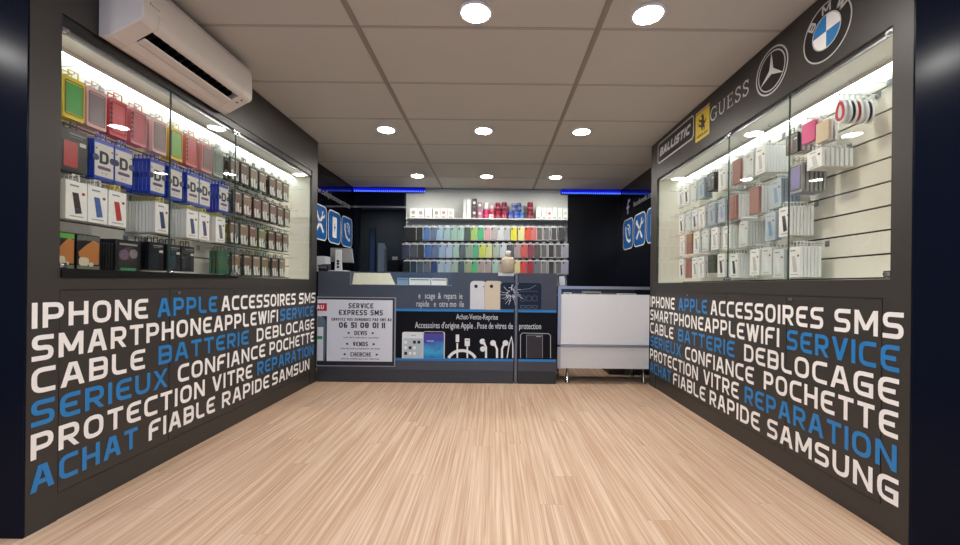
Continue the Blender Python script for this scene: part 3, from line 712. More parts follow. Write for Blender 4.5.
lines2 = stroke([P(519, 290), P(530, 288.5), P(536, 285)], .006) + stroke([P(520, 291.5), P(529, 291), P(538, 291.5)], .003)
for xx in (520.5, 526.5, 532.5): lines2 += stroke(rp(xx, xx + 4.6, 296, 301, .008), .003, True)
for xx in (520.5, 526.5, 532.5): lines2 += stroke(rp(xx, xx + 4.6, 305.5, 308, .004), .004, True)
lines2 += stroke(topround(500.4, 542, 282.4, 309.3, .035), .004, True)
cr.append((lines2, col((96, 110, 130)), .0037))
pic(cr, 'phone_picture', 'black phone picture with shattered screen')
# lower pictures
def screenmat():
    m = bpy.data.materials.new('printed_screen'); m.use_nodes = True; nt = m.node_tree; b = nt.nodes['Principled BSDF']
    tc = nt.nodes.new('ShaderNodeTexCoord'); sp = nt.nodes.new('ShaderNodeSeparateXYZ'); nt.links.new(tc.outputs['Object'], sp.inputs[0])
    no = nt.nodes.new('ShaderNodeTexNoise'); no.inputs['Scale'].default_value = 14; nt.links.new(tc.outputs['Object'], no.inputs['Vector'])
    mr = nt.nodes.new('ShaderNodeMapRange'); mr.inputs[1].default_value = .22; mr.inputs[2].default_value = .47; nt.links.new(sp.outputs[2], mr.inputs[0])
    ad = nt.nodes.new('ShaderNodeMath'); ad.operation = 'MULTIPLY_ADD'; ad.inputs[1].default_value = .5; nt.links.new(no.outputs['Fac'], ad.inputs[0])
    sb = nt.nodes.new('ShaderNodeMath'); sb.operation = 'SUBTRACT'; sb.inputs[1].default_value = .25; nt.links.new(mr.outputs[0], sb.inputs[0]); nt.links.new(sb.outputs[0], ad.inputs[2])
    rp_ = nt.nodes.new('ShaderNodeValToRGB'); e = rp_.color_ramp.elements; e[0].color = lin((30, 120, 190)); e[0].position = .0; e[1].color = lin((90, 70, 150)); e[1].position = 1
    q = rp_.color_ramp.elements.new(.3); q.color = lin((60, 170, 215)); q = rp_.color_ramp.elements.new(.6); q.color = lin((58, 72, 170))
    nt.links.new(ad.outputs[0], rp_.inputs[0]); nt.links.new(rp_.outputs[0], b.inputs['Base Color']); b.inputs['Roughness'].default_value = .4; return m
icons = []
for r_ in range(3):
    for c_ in range(4): icons.append(rp(404.3 + c_ * 4.4, 407.1 + c_ * 4.4, 340.6 + r_ * 5.6, 343.6 + r_ * 5.6, .004))
ic2 = [icons[i] for i in (2, 3, 5, 8)]; ic3 = [icons[i] for i in (0, 4, 6, 9, 10)]
pic([([topround(402, 424, 332, 358.2, .02)], col((224, 228, 230)), .0016), ([rp(403.4, 423, 338.4, 358, .001)], col((186, 200, 206)), .002), (ic2, INK, .0026), (ic3, col((236, 240, 240)), .0026), (stroke([P(411, 335.3), P(416, 335.3)], .004), col((120, 124, 128)), .0022)], 'phone_picture', 'white phone picture with home screen')
pic([([topround(422.5, 445, 331.5, 358.2, .02)], col((214, 214, 220)), .0024), ([rp(423.4, 444, 333.4, 358.1, .006)], screenmat(), .003), ([rp(424.2, 443.4, 331.9, 333.2, .001)], INK, .0032), (stroke([P(427, 341), P(434, 341)], .01), col((190, 170, 220)), .0036)], 'phone_picture', 'blue and purple screen phone picture')
CAB = col((232, 234, 236), .35)
arc = [P(462 + 14.2 * math.cos(math.radians(a)), 362 - 11.5 * math.sin(math.radians(a))) for a in range(160, 19, -10)]
arc = [(u, max(v, ZB0 + .003)) for u, v in arc]
pic([(stroke([P(457.3, 343), P(457.3, 358)], .014), CAB, .0016), ([rp(455.7, 459.2, 334.5, 342, .004)], CAB, .002), (stroke([P(467.3, 346), P(467.3, 358)], .014), CAB, .0016), ([rp(464.7, 469.9, 338.5, 346, .003)], CAB, .002), (stroke([P(465.5, 340.3), P(469, 340.3)], .006), col((110, 114, 118)), .0026), (stroke(arc, .026), CAB, .003)], 'cable_picture', 'white charging cable picture')
def bud(x, y, dx, ye=358):
    q = [( [disc(P(x, y)[0], P(x, y)[1], .026)], CAB, .0016), (stroke([P(x + dx * .4, y + 1), P(x + dx, y + 6), P(x + dx, ye)], .019), CAB, .002)]
    return q
pic(bud(482.5, 341.5, 3.5) + [([disc(P(482.7, 349)[0], P(482.7, 349)[1], .024)], CAB, .0018), ([disc(P(485, 341.2)[0], P(485, 341.2)[1], .007)], INK, .0026)], 'earphone_picture', 'white earphone picture')
pic(bud(493, 343, 4) + bud(505.5, 343, -3.5) + [(stroke([P(507, 358), P(509, 345), P(511.5, 337), P(512.8, 345), P(512.8, 358)], .010), CAB, .003)], 'earphone_picture', 'pair of white earphones picture')
og = stroke([P(520.5, 358), P(520.5, 335), P(522.5, 333), P(548.5, 333.6), P(550.5, 335.5), P(550.5, 358)], .006)
pic([(og, col((170, 176, 180)), .0018), ([rp(526.5, 542, 334.8, 358, .01)], M('print_brown', (44, 40, 42), .3), .0016), (stroke([P(526.5, 358), P(526.5, 335), P(542.5, 335), P(542.5, 358)], .004), col((150, 156, 160)), .002), (stroke([P(536, 336.5), P(541, 336.5)], .005), col((190, 190, 190)), .0024)], 'screen_glass_picture', 'screen protector picture')
# ------------------------------------------------------------------ SMS sign board on the counter front
SY = YC - .022
def S(x, y): return PB(SY, x, y)
sg = empty('sign_board', (S(356, 360)[0], SY, S(356, 364)[1]), 'white express SMS sign board in a dark frame on the front of the counter', 'sign')
fS = lambda u, v, o: (u, SY - o, v)
a = S(312.5, 366); b = S(395.6, 297.5)
sx = max(a[0], WL + .014)
child(MB().box(sx, b[0], SY, SY + .018, a[1], b[1], col((150, 156, 164), .4)).flat([[(sx + .004, a[1] + .008), (b[0] - .008, a[1] + .008), (b[0] - .008, b[1] - .008), (sx + .004, b[1] - .008)]], fS, .0006, M('frame_dark', (28, 32, 48), .4)), 'frame', sg, 'dark frame with silver edge')
BOARD = M('sign_white', (218, 224, 234), .45, var=.015)
p0 = S(326.6, 361); p1 = S(392.8, 300.2); l0 = S(313.5, 361)
child(MB().flat([[(p0[0], p0[1]), (p1[0], p0[1]), (p1[0], p1[1]), (p0[0], p1[1])]], fS, .0014, BOARD), 'sheet', sg, 'white printed sheet')
child(MB().flat([[(sx + .006, p0[1]), (S(325, 0)[0], p0[1]), (S(325, 0)[0], p1[1]), (sx + .006, p1[1])], [(S(324.9, 0)[0], S(0 + 320, 316)[1]), (p0[0], S(320, 316)[1]), (p0[0], p1[1]), (S(324.9, 0)[0], p1[1])]], fS, .0012, BOARD), 'sheet', sg, 'white side sheet')
def srr(x0, x1, y0, y1): a = S(x0, y1); b = S(x1, y0); return [(max(a[0], sx + .007), a[1]), (b[0], a[1]), (b[0], b[1]), (max(a[0], sx + .007), b[1])]
rd = child(MB().flat([srr(314, 327, 303.2, 310.8)], fS, .002, col((188, 28, 50), .4)), 'red_label', sg, 'red label')
a = S(316.8, 309); b = S(324, 305)
child(MB().flat(letter_polys('AU', a[0], b[0], a[1], b[1] - a[1], .008), fS, .0026, VW), 'lettering', rd, 'white lettering')
pts = [S(314.5, 361), S(324.8, 361), S(325.6, 352), S(325.8, 321), S(324, 317.3), S(320, 316.2), S(314.5, 316.2)]
pts = [(max(u, sx + .007), v) for u, v in pts]
ph = child(MB().flat([pts], fS, .002, col((92, 110, 128), .4)), 'phone_picture', sg, 'grey phone picture')
child(MB().flat([srr(314.5, 323.5, 327, 360.5)], fS, .0026, col((214, 220, 226), .4)).flat([srr(314.5, 322.5, 336, 339)], fS, .003, col((40, 140, 80), .4)), 'screen', ph, 'white screen with green bubble')
INK2 = M('sign_ink', (30, 32, 40), .5)
def stext(body, x0, x1, y0, y1, tw):
    a = S(x0, y1); b = S(x1, y0); h = b[1] - a[1]
    child(MB().flat(letter_polys(body, a[0], b[0], a[1], h, h * tw, gap=.22), fS, .002, INK2), 'lettering', sg, 'dark lettering')
def sfont(body, x0, x1, y0, y1):
    a = S(x0, y1); b = S(x1, y0)
    child(MB().flat(font_polys(body, a[0], b[0], a[1], b[1], .01), fS, .002, INK2), 'lettering', sg, 'small dark lettering')
stext('SERVICE', 348.5, 373.5, 303.4, 308.2, .2); stext('EXPRESS SMS', 339, 383, 310.2, 315, .2)
stext('ENVOYEZ VOS DEMANDES PAR SMS AU', 331.5, 391.5, 318.4, 320.6, .2)
stext('06 51 08 01 11', 339, 385, 322.6, 327.8, .23)
stext('<  DEVIS  >', 347.5, 374, 331, 335, .2); stext('<  VENDS  >', 346, 375, 342, 346, .2); stext('<  CHERCHE  >', 343.5, 378, 352.5, 356.3, .2)
sfont('suivi de la réparation souhaitée', 343.5, 379, 336.8, 338.6); sfont('suivi de votre proposition de vente', 341, 380, 347.8, 349.6); sfont('suivi du mobile que vous cherchez', 341, 379.5, 358, 359.8)
# ------------------------------------------------------------------ white glass-topped cabinet
KX0, KX1 = PB(YC, 557.6, 330)[0], WR - .012
def K(x, y): return PB(YC, x, y)
kz0 = K(600, 368.6)[1]; kz1 = K(600, 347.3)[1]; kz2 = K(600, 344.6)[1]; kz3 = K(600, 294.4)[1]; kz4 = K(600, 289.2)[1]; kz5 = K(600, 286.4)[1]
kb = empty('showcase_cabinet', ((KX0 + KX1) / 2, YC + .2, 0), 'white aluminium-framed showcase on chrome legs beside the right display', 'cabinet')
WP = M('cabinet_white_panel', (226, 228, 230), .3, var=.02); WP2 = M('cabinet_white_plinth', (212, 212, 210), .4, var=.02)
child(MB().box(KX0 + .03, KX1, YC, YC + .012, kz2, kz3, WP), 'front_panel', kb)
child(MB().box(KX0 + .005, KX1, YC + .002, YC + .014, kz0, kz1, WP2), 'lower_panel', kb)
m = MB(); m.box(KX0, KX1, YC - .006, YC + .02, kz1 + .002, kz2 - .002, ALU); m.box(KX0, KX1, YC - .006, YC + .02, kz4, kz5, ALU)
m.box(KX0, KX0 + .028, YC - .006, YC + .02, kz0, kz4, ALU); m.box(KX0, KX0 + .028, YC + .38, YC + .406, kz0, kz4, ALU); m.box(KX0, KX1, YC + .38, YC + .406, kz4, kz5, ALU); m.box(KX0, KX0 + .02, YC + .02, YC + .38, kz4, kz5, ALU)
child(m, 'frame', kb, 'aluminium frame')
child(MB().box(KX0 + .03, KX1, YC + .016, YC + .378, kz3 - .02, kz3 - .012, WP2), 'shelf', kb)
child(MB().box(KX0 + .03, KX1, YC + .370, YC + .379, kz0 + .01, kz4, BLACK), 'back_panel', kb, 'black back panel')
child(MB().add([(KX0+.03, YC+.003, kz3), (KX1, YC+.003, kz3), (KX1, YC+.003, kz4), (KX0+.03, YC+.003, kz4)], [(0,1,2,3)], GLS).add([(KX0+.02, YC+.02, kz5-.004), (KX1, YC+.02, kz5-.004), (KX1, YC+.38, kz5-.004), (KX0+.02, YC+.38, kz5-.004)], [(0,1,2,3)], GLS), 'glass', kb, 'clear glass')
for lx, ly in ((KX0 + .10, YC + .05), (KX0 + .06, YC + .34), (KX1 - .03, YC + .05), (KX1 - .03, YC + .34)):
    child(MB().lathe([(.017, 0), (.017, .012), (.012, .016), (.012, kz0 + .004)], lx, ly, 0, CHROME, 12).box(lx - .02, lx + .02, ly - .02, ly + .02, kz0 - .004, kz0 - .0005, CHROME), 'leg', kb, 'chrome leg')
xs = KX0 + .06
zsh = kz3 - .012
for w, h, c, lab in ((.09, .024, (214, 214, 210), 'small white box under the cabinet glass, nearest its aluminium post'), (.10, .018, (120, 118, 112), 'grey box under the cabinet glass, second from the aluminium post'), (.17, .036, (150, 150, 132), 'olive box under the cabinet glass, tallest in the row'), (.14, .022, (96, 92, 90), 'dark grey box under the cabinet glass beside the tallest box'), (.18, .02, (226, 226, 222), 'white flat box under the cabinet glass, nearest the right display')):
    b = MB().box(xs, xs + w - .015, YC + .05, YC + .15, zsh + .001, zsh + .001 + h, col(c, .4)).build('boxed_accessory')
    MB().box(xs + .012, xs + w - .03, YC + .0494, YC + .0499, zsh + .006, zsh + .006 + h * .45, col((60, 66, 76), .4)).build('label', b, 'dark label')
    tag(b, lab, 'box', 'boxes in the white cabinet'); xs += w
# clear leaflet holder at the end of the counter
lx0, lz1 = PB(YC + .1, 559.5, 275)[0], PB(YC + .1, 560, 275)[1]; lx1 = PB(YC + .1, 566, 275)[0]
t = empty('leaflet_holder', ((lx0 + lx1) / 2, YC + .1, kz5), 'clear plastic leaflet holder standing at the corner of the white cabinet', 'holder')
fz = lambda u, v, o: (u, YC + .1 + (v - kz5) * .5 + o, v)
child(MB().prism([(lx0, kz5), (lx1, kz5), (lx1, lz1), (lx0, lz1)], fz, 0, .003, CLEAR).box(lx0, lx1, YC + .1, YC + .16, kz5 - .0005, kz5 + .002, CLEAR), 'stand', t)
child(MB().prism([(lx0 + .006, kz5 + .006), (lx1 - .006, kz5 + .006), (lx1 - .006, lz1 - .01), (lx0 + .006, lz1 - .01)], fz, .004, .008, col((190, 196, 206), .5)), 'leaflets', t, 'pale leaflets')
# things on the floor behind the cabinet
o = MB().box(1.17, 1.60, 4.0, 4.3, 0, .14, col((84, 66, 40), .7)).build('cardboard_box', bevel=.004); MB().box(1.33, 1.43, 3.9985, 3.9995, .0, .139, col((120, 104, 60), .5)).build('tape', o, 'tan tape')
tag(o, 'low brown cardboard box on the floor behind the white cabinet legs', 'box')
o = MB().box(.62, 1.10, 4.35, 4.75, 0, .20, col((150, 138, 104), .7)).build('storage_crate', bevel=.004); MB().box(.80, .92, 4.3485, 4.3495, .11, .15, BLACK).build('grip', o, 'dark grip')
tag(o, 'pale beige crate on the floor behind the white cabinet', 'crate')
# ------------------------------------------------------------------ things on the counter
def at(Y, x, y): return PB(Y, x, y)
Y = 3.72
x0, z1 = at(Y, 316.5, 256); x1 = at(Y, 325.5, 256)[0]
t = empty('receipt_printer', ((x0 + x1) / 2, Y, CT), 'small white receipt printer on the counter next to the left display', 'printer')
child(MB().prism(rrect(x0, x1, CT, z1, .012), lambda u, v, o: (u, Y + o, v), 0, .12, col((214, 218, 220), .4)), 'body', t)
child(MB().box(x0 + .012, x1 - .012, Y - .003, Y - .0005, CT + .05, CT + .062, BLACK), 'paper_slot', t, 'black paper slot')
Y = 3.62
x0, z1 = at(Y, 318.5, 264.5); x1 = at(Y, 328, 264)[0]
t = empty('card_terminal', ((x0 + x1) / 2, Y, CT), 'black card terminal on the counter in front of the white printer', 'card terminal')
child(MB().prism(rrect(x0, x1, CT, z1 - .004, .01), lambda u, v, o: (u, Y + o, v + o * .2), 0, .07, BLACK), 'body', t)
child(MB().box(x0 + .01, x1 - .01, Y - .002, Y - .0005, z1 - .035, z1 - .012, col((90, 100, 110), .2)), 'screen', t, 'grey screen')
Y = 3.78
x0, z1 = at(Y, 331.5, 248); x1, _ = at(Y, 355, 248); x2, z2 = at(Y, 355, 263)
t = empty('till_monitor', ((x0 + x1) / 2, Y, CT), 'grey till monitor seen from behind on a white stand, below the blue stickers', 'monitor')
SHELL = col((120, 122, 122), .4)
child(MB().prism([(x0, z2 + .01), (x1 - .005, z2), (x1 - .04, z1), (x0 - .02, z1 + .004)], lambda u, v, o: (u, Y - .03 + (v - z2) * .35 + o, v), 0, .025, SHELL), 'screen_back', t, bevel=.003)
s0, s1 = at(Y, 337, 250)[0], at(Y, 343, 250)[0]; zt = at(Y, 340, 250)[1]
child(MB().prism([(s0, CT + .012), (s1 + .008, CT + .012), (s1, zt), (s0 + .006, zt)], lambda u, v, o: (u, Y - .05 + o, v), 0, .018, col((206, 210, 212), .4)), 'stand', t, 'white stand')
for zz_ in (CT + .045, CT + .075, CT + .10): child(MB().prism(disc((s0 + s1) / 2 + .002, zz_, .012, 12), lambda u, v, o: (u, Y - .0515 + o, v), 0, .001, BLACK), 'cable_hole', t, 'dark cable hole')
b0, b1 = at(Y, 333, 270)[0], at(Y, 348.5, 270)[0]
child(MB().box(b0, b1, Y - .09, Y + .06, CT, CT + .0115, col((206, 210, 212), .4)), 'base', t, 'white base', bevel=.003)
# beige pump bottle
Y = 3.6
xc = at(Y, 508, 265)[0]; hb = at(Y, 508, 257)[1] - CT; ht = at(Y, 508, 251.5)[1] - CT; r = .062
t = empty('pump_bottle', (xc, Y, CT), 'beige translucent bottle with a white cap on the counter in front of the phone cases', 'bottle')
MB().lathe([(r * .9, 0), (r, .006), (r, hb - .03), (r * .85, hb - .01), (.022, hb), (.022, hb + .004)], 0, 0, 0, col((178, 166, 146), .35), 20).build('body', t)
MB().lathe([(.026, hb + .0045), (.026, ht), (.016, ht + .004)], 0, 0, 0, col((206, 200, 186), .35), 16).build('cap', t, 'pale cap')
xa, za = at(YC - .002, 497, 276.6); xb = at(YC - .002, 514.5, 272)[0]
o = MB().box(xa, xb, YC - .0035, YC + .16, CT + .0005, CT + .0016, col((200, 206, 210), .5)).box(xa + .01, min(xb, GX0 - .003), YC - .0036, YC - .0016, CT - .028, CT + .0016, col((200, 206, 210), .5)).build('paper_sheet')
tag(o, 'white sheet of paper folded over the counter edge below the beige bottle', 'paper')
t_ = bpy.data.objects['pump_bottle']; t_.location.z += .0018
# ------------------------------------------------------------------ rear room contents
Y = 6.6
x0, z0 = PB(Y, 366.5, 272); x1, z1 = PB(Y, 373.5, 227)
t = empty('wall_mirror', ((x0 + x1) / 2, 6.735, z0), 'narrow framed mirror on the rear room wall, seen through the doorway', 'mirror')
child(MB().box(x0, x1, 6.72, 6.748, z0 - .1, z1, BLACK), 'frame', t); child(MB().box(x0 + .015, x1 - .015, 6.716, 6.7195, z0 - .08, z1 - .015, M('mirror_glass', (60, 66, 68), .15, metal=.6)), 'mirror_pane', t, 'dull mirror pane')
Y = 5.9
pa, pb = PB(Y, 377.5, 272), PB(Y, 386.5, 243)
o = MB().prism([(pa[0], 0), (pb[0], 0), (pb[0], pb[1] - .08), (pa[0] + .09, pb[1] - .005), (pa[0], pb[1])], lambda u, v, q: (u, Y + q, v), 0, .03, col((126, 140, 148), .5)).build('partition_board', bevel=.004)
MB().box(pb[0] - .03, pb[0] - .002, Y - .004, Y - .0005, 0.02, pb[1] - .09, col((90, 100, 108), .5)).build('edge_strip', o, 'darker edge strip')
tag(o, 'pale grey upright board with a sloping top standing in the rear room', 'board')
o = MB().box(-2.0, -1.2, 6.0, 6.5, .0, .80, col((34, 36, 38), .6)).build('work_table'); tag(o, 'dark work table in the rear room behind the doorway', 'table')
Y = 6.1
x0, z0 = PB(Y, 387.5, 270); x1, z1 = PB(Y, 399, 258)
t = empty('office_printer', ((x0 + x1) / 2, Y, .80), 'black office printer with white paper on the rear room table', 'printer')
child(MB().box(x0, x1, Y, Y + .25, .8005, z1 - .03, BLACK), 'body', t, bevel=.006); child(MB().prism([(x0 + .04, z1 - .03), (x1 - .05, z1 - .03), (x1 - .05, z1 + .03), (x0 + .04, z1 + .03)], lambda u, v, q: (u, Y + .12 + q, v), 0, .004, col((190, 194, 190), .6)), 'paper', t, 'white paper')
child(MB().box(x1 - .02, x1 + .16, Y + .02, Y + .2, z1 - .09, z1 - .075, col((70, 72, 74), .5)), 'output_tray', t, 'grey tray')
# ------------------------------------------------------------------ product display on the back wall
PX0, PX1 = PB(YB - .03, 406, 220)[0], PB(YB - .03, 567.5, 220)[0]; ZS = PB(YB - .1, 480, 219.6)[1]
wd = empty('wall_display', ((PX0 + PX1) / 2, YB - .02, .9), 'white slatted display panel with a shelf and hooks of phone cases on the back wall', 'display panel')
child(MB().box(PX0, PX1, YB - .03, YB - .002, ZS + .001, CEIL - .008, col((196, 200, 196), .5)), 'upper_panel', wd)
child(MB().box(PX0, PX1, YB - .03, YB - .002, .75, ZS - .014, col((166, 170, 166), .5)), 'lower_panel', wd)
child(MB().box(PX0 * .965, PX1 * .965, YB - .22, YB - .032, ZS - .013, ZS, col((204, 208, 204), .4)), 'shelf', wd)
for yy_ in (242, 258.5): z = PB(YB - .031, 480, yy_)[1]; child(MB().box(PX0, PX1, YB - .042, YB - .0305, z - .012, z + .012, GROOVE), 'hook_rail', wd, 'dark hook rail')
child(MB().box(PX0, PX1, YB - .042, YB - .0305, PB(YB - .031, 480, 226)[1] - .008, PB(YB - .031, 480, 226)[1] + .008, ALU), 'hook_rail', wd, 'grey hook rail')
CY = YB - .17                      # fronts of the cases
CASES = [
 (226.3, 240.6, [(407,(28,30,32)),(413,(24,26,28)),(419.6,(22,34,30)),(426.6,(70,112,172)),(433.3,(92,112,142)),(440,(146,178,204)),(447,(150,178,186)),(454,(146,186,174)),(461,(158,196,184)),(467.6,(66,84,80)),(474,(158,190,104)),(480.7,(72,176,122)),(487.5,(206,164,164)),(494,(176,170,174)),(500.7,(208,214,216)),(507,(184,190,194)),(514,(228,222,60)),(521.5,(232,228,158)),(528,(226,84,60)),(533.8,(204,116,112)),(539.6,(96,94,92)),(546.6,(116,116,120)),(554,(78,78,80)),(561.5,(70,72,76))]),
 (243.5, 257.4, [(406,(54,62,86)),(414,(72,78,90)),(421,(48,54,56)),(428,(58,98,170)),(435,(92,110,148)),(442,(142,170,206)),(449,(164,184,216)),(455.8,(152,188,178)),(462.5,(78,94,98)),(469,(142,164,142)),(475.6,(82,168,132)),(482.3,(192,206,84)),(489,(204,212,136)),(496.5,(168,184,172)),(503.3,(196,208,216)),(509.8,(76,84,92)),(517.3,(168,152,152)),(524,(208,92,86)),(530.6,(146,58,76)),(537.2,(88,82,82)),(544,(104,102,100)),(551.3,(56,54,54)),(558.6,(92,92,94)),(565.5,(176,176,196))]),
 (260.2, 274, [(407,(24,26,28)),(413.5,(40,60,82)),(420,(76,92,112)),(427,(96,106,122)),(434,(40,72,126)),(440.8,(168,192,208)),(447.6,(162,188,212)),(454.6,(158,184,174)),(461.3,(66,92,98)),(468,(152,168,132)),(474.6,(88,182,124)),(481.3,(172,158,152)),(488,(166,156,156)),(495.5,(162,198,188)),(502.5,(184,170,156)),(510,(190,176,160)),(517,(222,216,152)),(523.3,(218,72,70)),(530.2,(170,40,52)),(537.4,(120,124,130)),(544.2,(142,144,146)),(551.4,(56,54,54)),(558.6,(108,112,118)),(565.5,(174,176,200))])]
CN = {}
def cname(c):
    r, g, b = c; mx, mn = max(c), min(c); L = (mx + mn) / 2; d = mx - mn
    if d < 18: return 'black' if L < 50 else 'dark grey' if L < 95 else 'grey' if L < 160 else 'pale grey' if L < 205 else 'white'
    if mx == r: h = (g - b) / d % 6
    elif mx == g: h = (b - r) / d + 2
    else: h = (r - g) / d + 4
    h *= 60; tone = 'dark ' if L < 75 else 'pale ' if (L > 150 and d < 80) else ''
    if d < 30 and L < 120: tone = 'dull ' if L > 60 else 'dark '
    n = 'red' if h < 12 or h > 335 else 'coral' if h < 25 and L > 110 else 'brown' if h < 40 and L < 130 else 'beige' if h < 48 and d < 70 else 'yellow' if h < 68 else 'lime' if h < 95 else 'green' if h < 160 else 'teal' if h < 190 else 'blue' if h < 235 else 'lavender' if h < 290 else 'pink'
    return tone + n
PC = {}
def proto(key, fn):
    if key not in PC: PC[key] = [(nm, mb.mesh(nm), lab) for nm, mb, lab in fn()]
    return PC[key]
def inst(parts, loc, rz, label, cat, group):
    root = None
    for nm, me, lab in parts:
        o = bpy.data.objects.new(nm, me); C.objects.link(o)
        if root is None: root = o; o.location = loc; o.rotation_euler = (0, 0, rz); tag(o, label, cat, group)
        else:
            o.parent = root
            if lab: o['label'] = lab
    return root
fy = lambda u, v, o: (u, o, v)             # local frame: front towards -y
def tabmesh(mat, th=.0015, w=.011, h=.008, d=.020):
    m = MB()
    for p in stroke([(-w, -d), (-w, h), (w, h), (w, -d)], .004): m.prism(p, fy, .003, .003 + th, mat)
    return m
TABW = M('hang_tab_clear', (222, 226, 226), .3)
def case_parts(c, w, h, style):
    def f():
        cm = col(tuple(int(v * .9) for v in c), .38); m = MB().prism(rrect(-w/2, w/2, -.018 - h, -.018, .011, 3), fy, 0, .010, cm)
        out = [('phone_case', m, None)]
        dark = col(tuple(int(v * .55) for v in c), .4)
        k = MB().prism(rrect(-w/2 + .006, -w/2 + .026, -.018 - .034, -.018 - .006, .006, 3), fy, -.0025, -.0002, dark)
        k.prism(disc(-w/2 + .016, -.018 - .013, .005, 8), fy, -.0035, -.0026, BLACK).prism(disc(-w/2 + .016, -.018 - .026, .005, 8), fy, -.0035, -.0026, BLACK)
        out.append(('camera_ring', k, 'darker camera ring'))
        if style == 'framed':
            mm = MB()
            for p in stroke(rrect(-w/2 + .004, w/2 - .004, -.018 - h + .004, -.022, .010, 3), .007, True): mm.prism(p, fy, -.0022, -.0003, col((186, 182, 182), .3))
            out.append(('bumper', mm, 'pale bumper edge')); 
        mm = MB().prism(rrect(-w/2 - .0025, w/2 + .0025, -.018 - h - .002, -.008, .010, 3), fy, .0105, .0125, TABW)
        for p in stroke([(-.012, -.010), (-.012, .010), (.012, .010), (.012, -.010)], .005): mm.prism(p, fy, .0105, .0125, TABW)
        out.append(('backing_card', mm, 'pale backing card'))
        return out
    return f
def hook_mesh(L, up=.010, n=None):
    m = MB(); m.tube([(0, 0, 0), (0, -L + .006, 0), (0, -L, .003), (0, -L, up)], .0017, WIRE, 6)
    m.box(-.012, .012, -.003, .0, -.014, .014, WIRE); return m.mesh('peg_hook')
HKB = hook_mesh(.150)
for ri, (ya_, yb_, row) in enumerate(CASES):
    rn = ('top', 'middle', 'bottom')[ri]
    for i, (xc, c) in enumerate(row):
        X, zt = PB(CY, xc, ya_); _, zb = PB(CY, xc, yb_)
        h = zt - zb - .012; w = .078; st = 'framed' if xc > 538 and i < 23 else 'plain'
        if ri == 1 and i == 0: w, h = .095, h * 1.05
        hz = zt + .006
        inst(proto(('case', c, st, round(h, 2), w), case_parts(c, w, round(h, 2), st)), (X, CY, hz), 0,
             '%s phone case, %s from the doorway in the %s row on the back wall' % (cname(c), ordn(i), rn), 'phone case', 'phone cases on the back wall')
        if PX0 < X < PX1:
            o = bpy.data.objects.new('peg_hook', HKB); C.objects.link(o); o.parent = wd; o.location = (X - wd.location[0], YB - .043 - wd.location[1], hz + .0012 - wd.location[2]); o['label'] = 'wire hook'
# ---- boxes and little speakers on the shelf
SYf = YB - .17
def shelf_box(x0, x1, yt, c, lab, yb=219.4, face=None, grp='white boxes on the back wall shelf', depth=.10, nm='accessory_box', cat='box'):
    X0, zt = PB(SYf, x0, yt); X1, _ = PB(SYf, x1, yt); zb = ZS + .0005 if yb > 218 else PB(SYf, x0, yb)[1]
    o = MB().box(0, X1 - X0 - .003, 0, depth, 0, zt - zb, col(c, .4)).build(nm, loc=(X0, SYf, zb))
    if face: 
        w, h = X1 - X0 - .003, zt - zb
        MB().prism(disc(w / 2, h * .55, min(w, h) * .3, 12), fy, -.0012, -.0002, col(face, .5)).build('picture', o, 'round picture')
        MB().box(w * .2, w * .8, -.001, -.0002, h * .08, h * .18, col((120, 120, 124), .5)).build('caption', o, 'grey caption bar')
    tag(o, lab, cat, grp); return o
for i, (a, b, f_) in enumerate(((410, 417, (150, 150, 150)), (417.3, 424.5, (130, 130, 134)), (425, 432, (206, 200, 200)), (433, 440, (140, 140, 142)), (440.5, 447, (190, 130, 140)), (447.5, 454, (200, 180, 180)))):
    shelf_box(a, b, 208 + (i % 2) * .6, (226, 224, 222), 'white earphone box, %s from the doorway on the back wall shelf' % ordn(i), face=f_)
shelf_box(463.3, 466.3, 199.5, (206, 208, 206), 'thin tall white box standing on the shelf, nearest the white earphone boxes', depth=.04)
shelf_box(467, 471, 199.5, (224, 228, 226), 'tall white box on the shelf touching the black and white stacked boxes', depth=.04)
BW = 'small boxed headphones on the shelf'
for x0, x1, (t1, b1, c1), (t2, b2, c2), nm in ((472, 477, (198.5, 208, (52, 44, 48)), (208.3, 219.4, (64, 46, 52)), 'black'), (477.6, 482.3, (202, 209, (110, 100, 106)), (209.3, 219.4, (150, 90, 120)), 'grey')):
    shelf_box(x0, x1, t2, c2, 'lower %s headphone box on the shelf beside the tall white box' % nm, face=(216, 190, 196), grp=BW)
    shelf_box(x0, x1, t1, c1, 'upper %s headphone box, stacked beside the tall white box on the shelf' % nm, yb=b1, face=(216, 200, 204), grp=BW)
def speaker(xc, hw, yt, yb, c, lab):
    X, zt = PB(SYf, xc, yt); zb = ZS + .0005 if yb > 218 else PB(SYf, xc, yb)[1]
    r = hw / F * SYf; h = zt - zb
    o = MB().lathe([(r * .9, 0), (r, .006), (r, h * .45), (r * .82, h * .55), (r, h * .65), (r * .98, h - .008), (r * .85, h - .001)], 0, 0, 0, col(c, .3), 16).build('portable_speaker', loc=(X, SYf + .06, zb))
    MB().lathe([(r * 1.02, h * .17), (r * 1.02, h * .40)], 0, 0, 0, col(tuple(min(255, int(v * .7 + 60)) for v in c), .5), 16).build('grille', o, 'lighter grille band')
    tag(o, lab, 'speaker', 'portable speakers on the back wall shelf')
speaker(486, 3.2, 209, 219.4, (176, 44, 96), 'pink lower speaker on the shelf, below a white one'); speaker(486, 2.8, 202, 208.9, (222, 214, 216), 'white upper speaker, stacked on the pink one on the shelf')
speaker(492, 2.8, 209, 219.4, (184, 60, 92), 'rose lower speaker on the shelf behind the small price card'); speaker(492, 2.4, 202.5, 208.9, (200, 180, 184), 'pale upper speaker stacked on the rose one on the shelf')
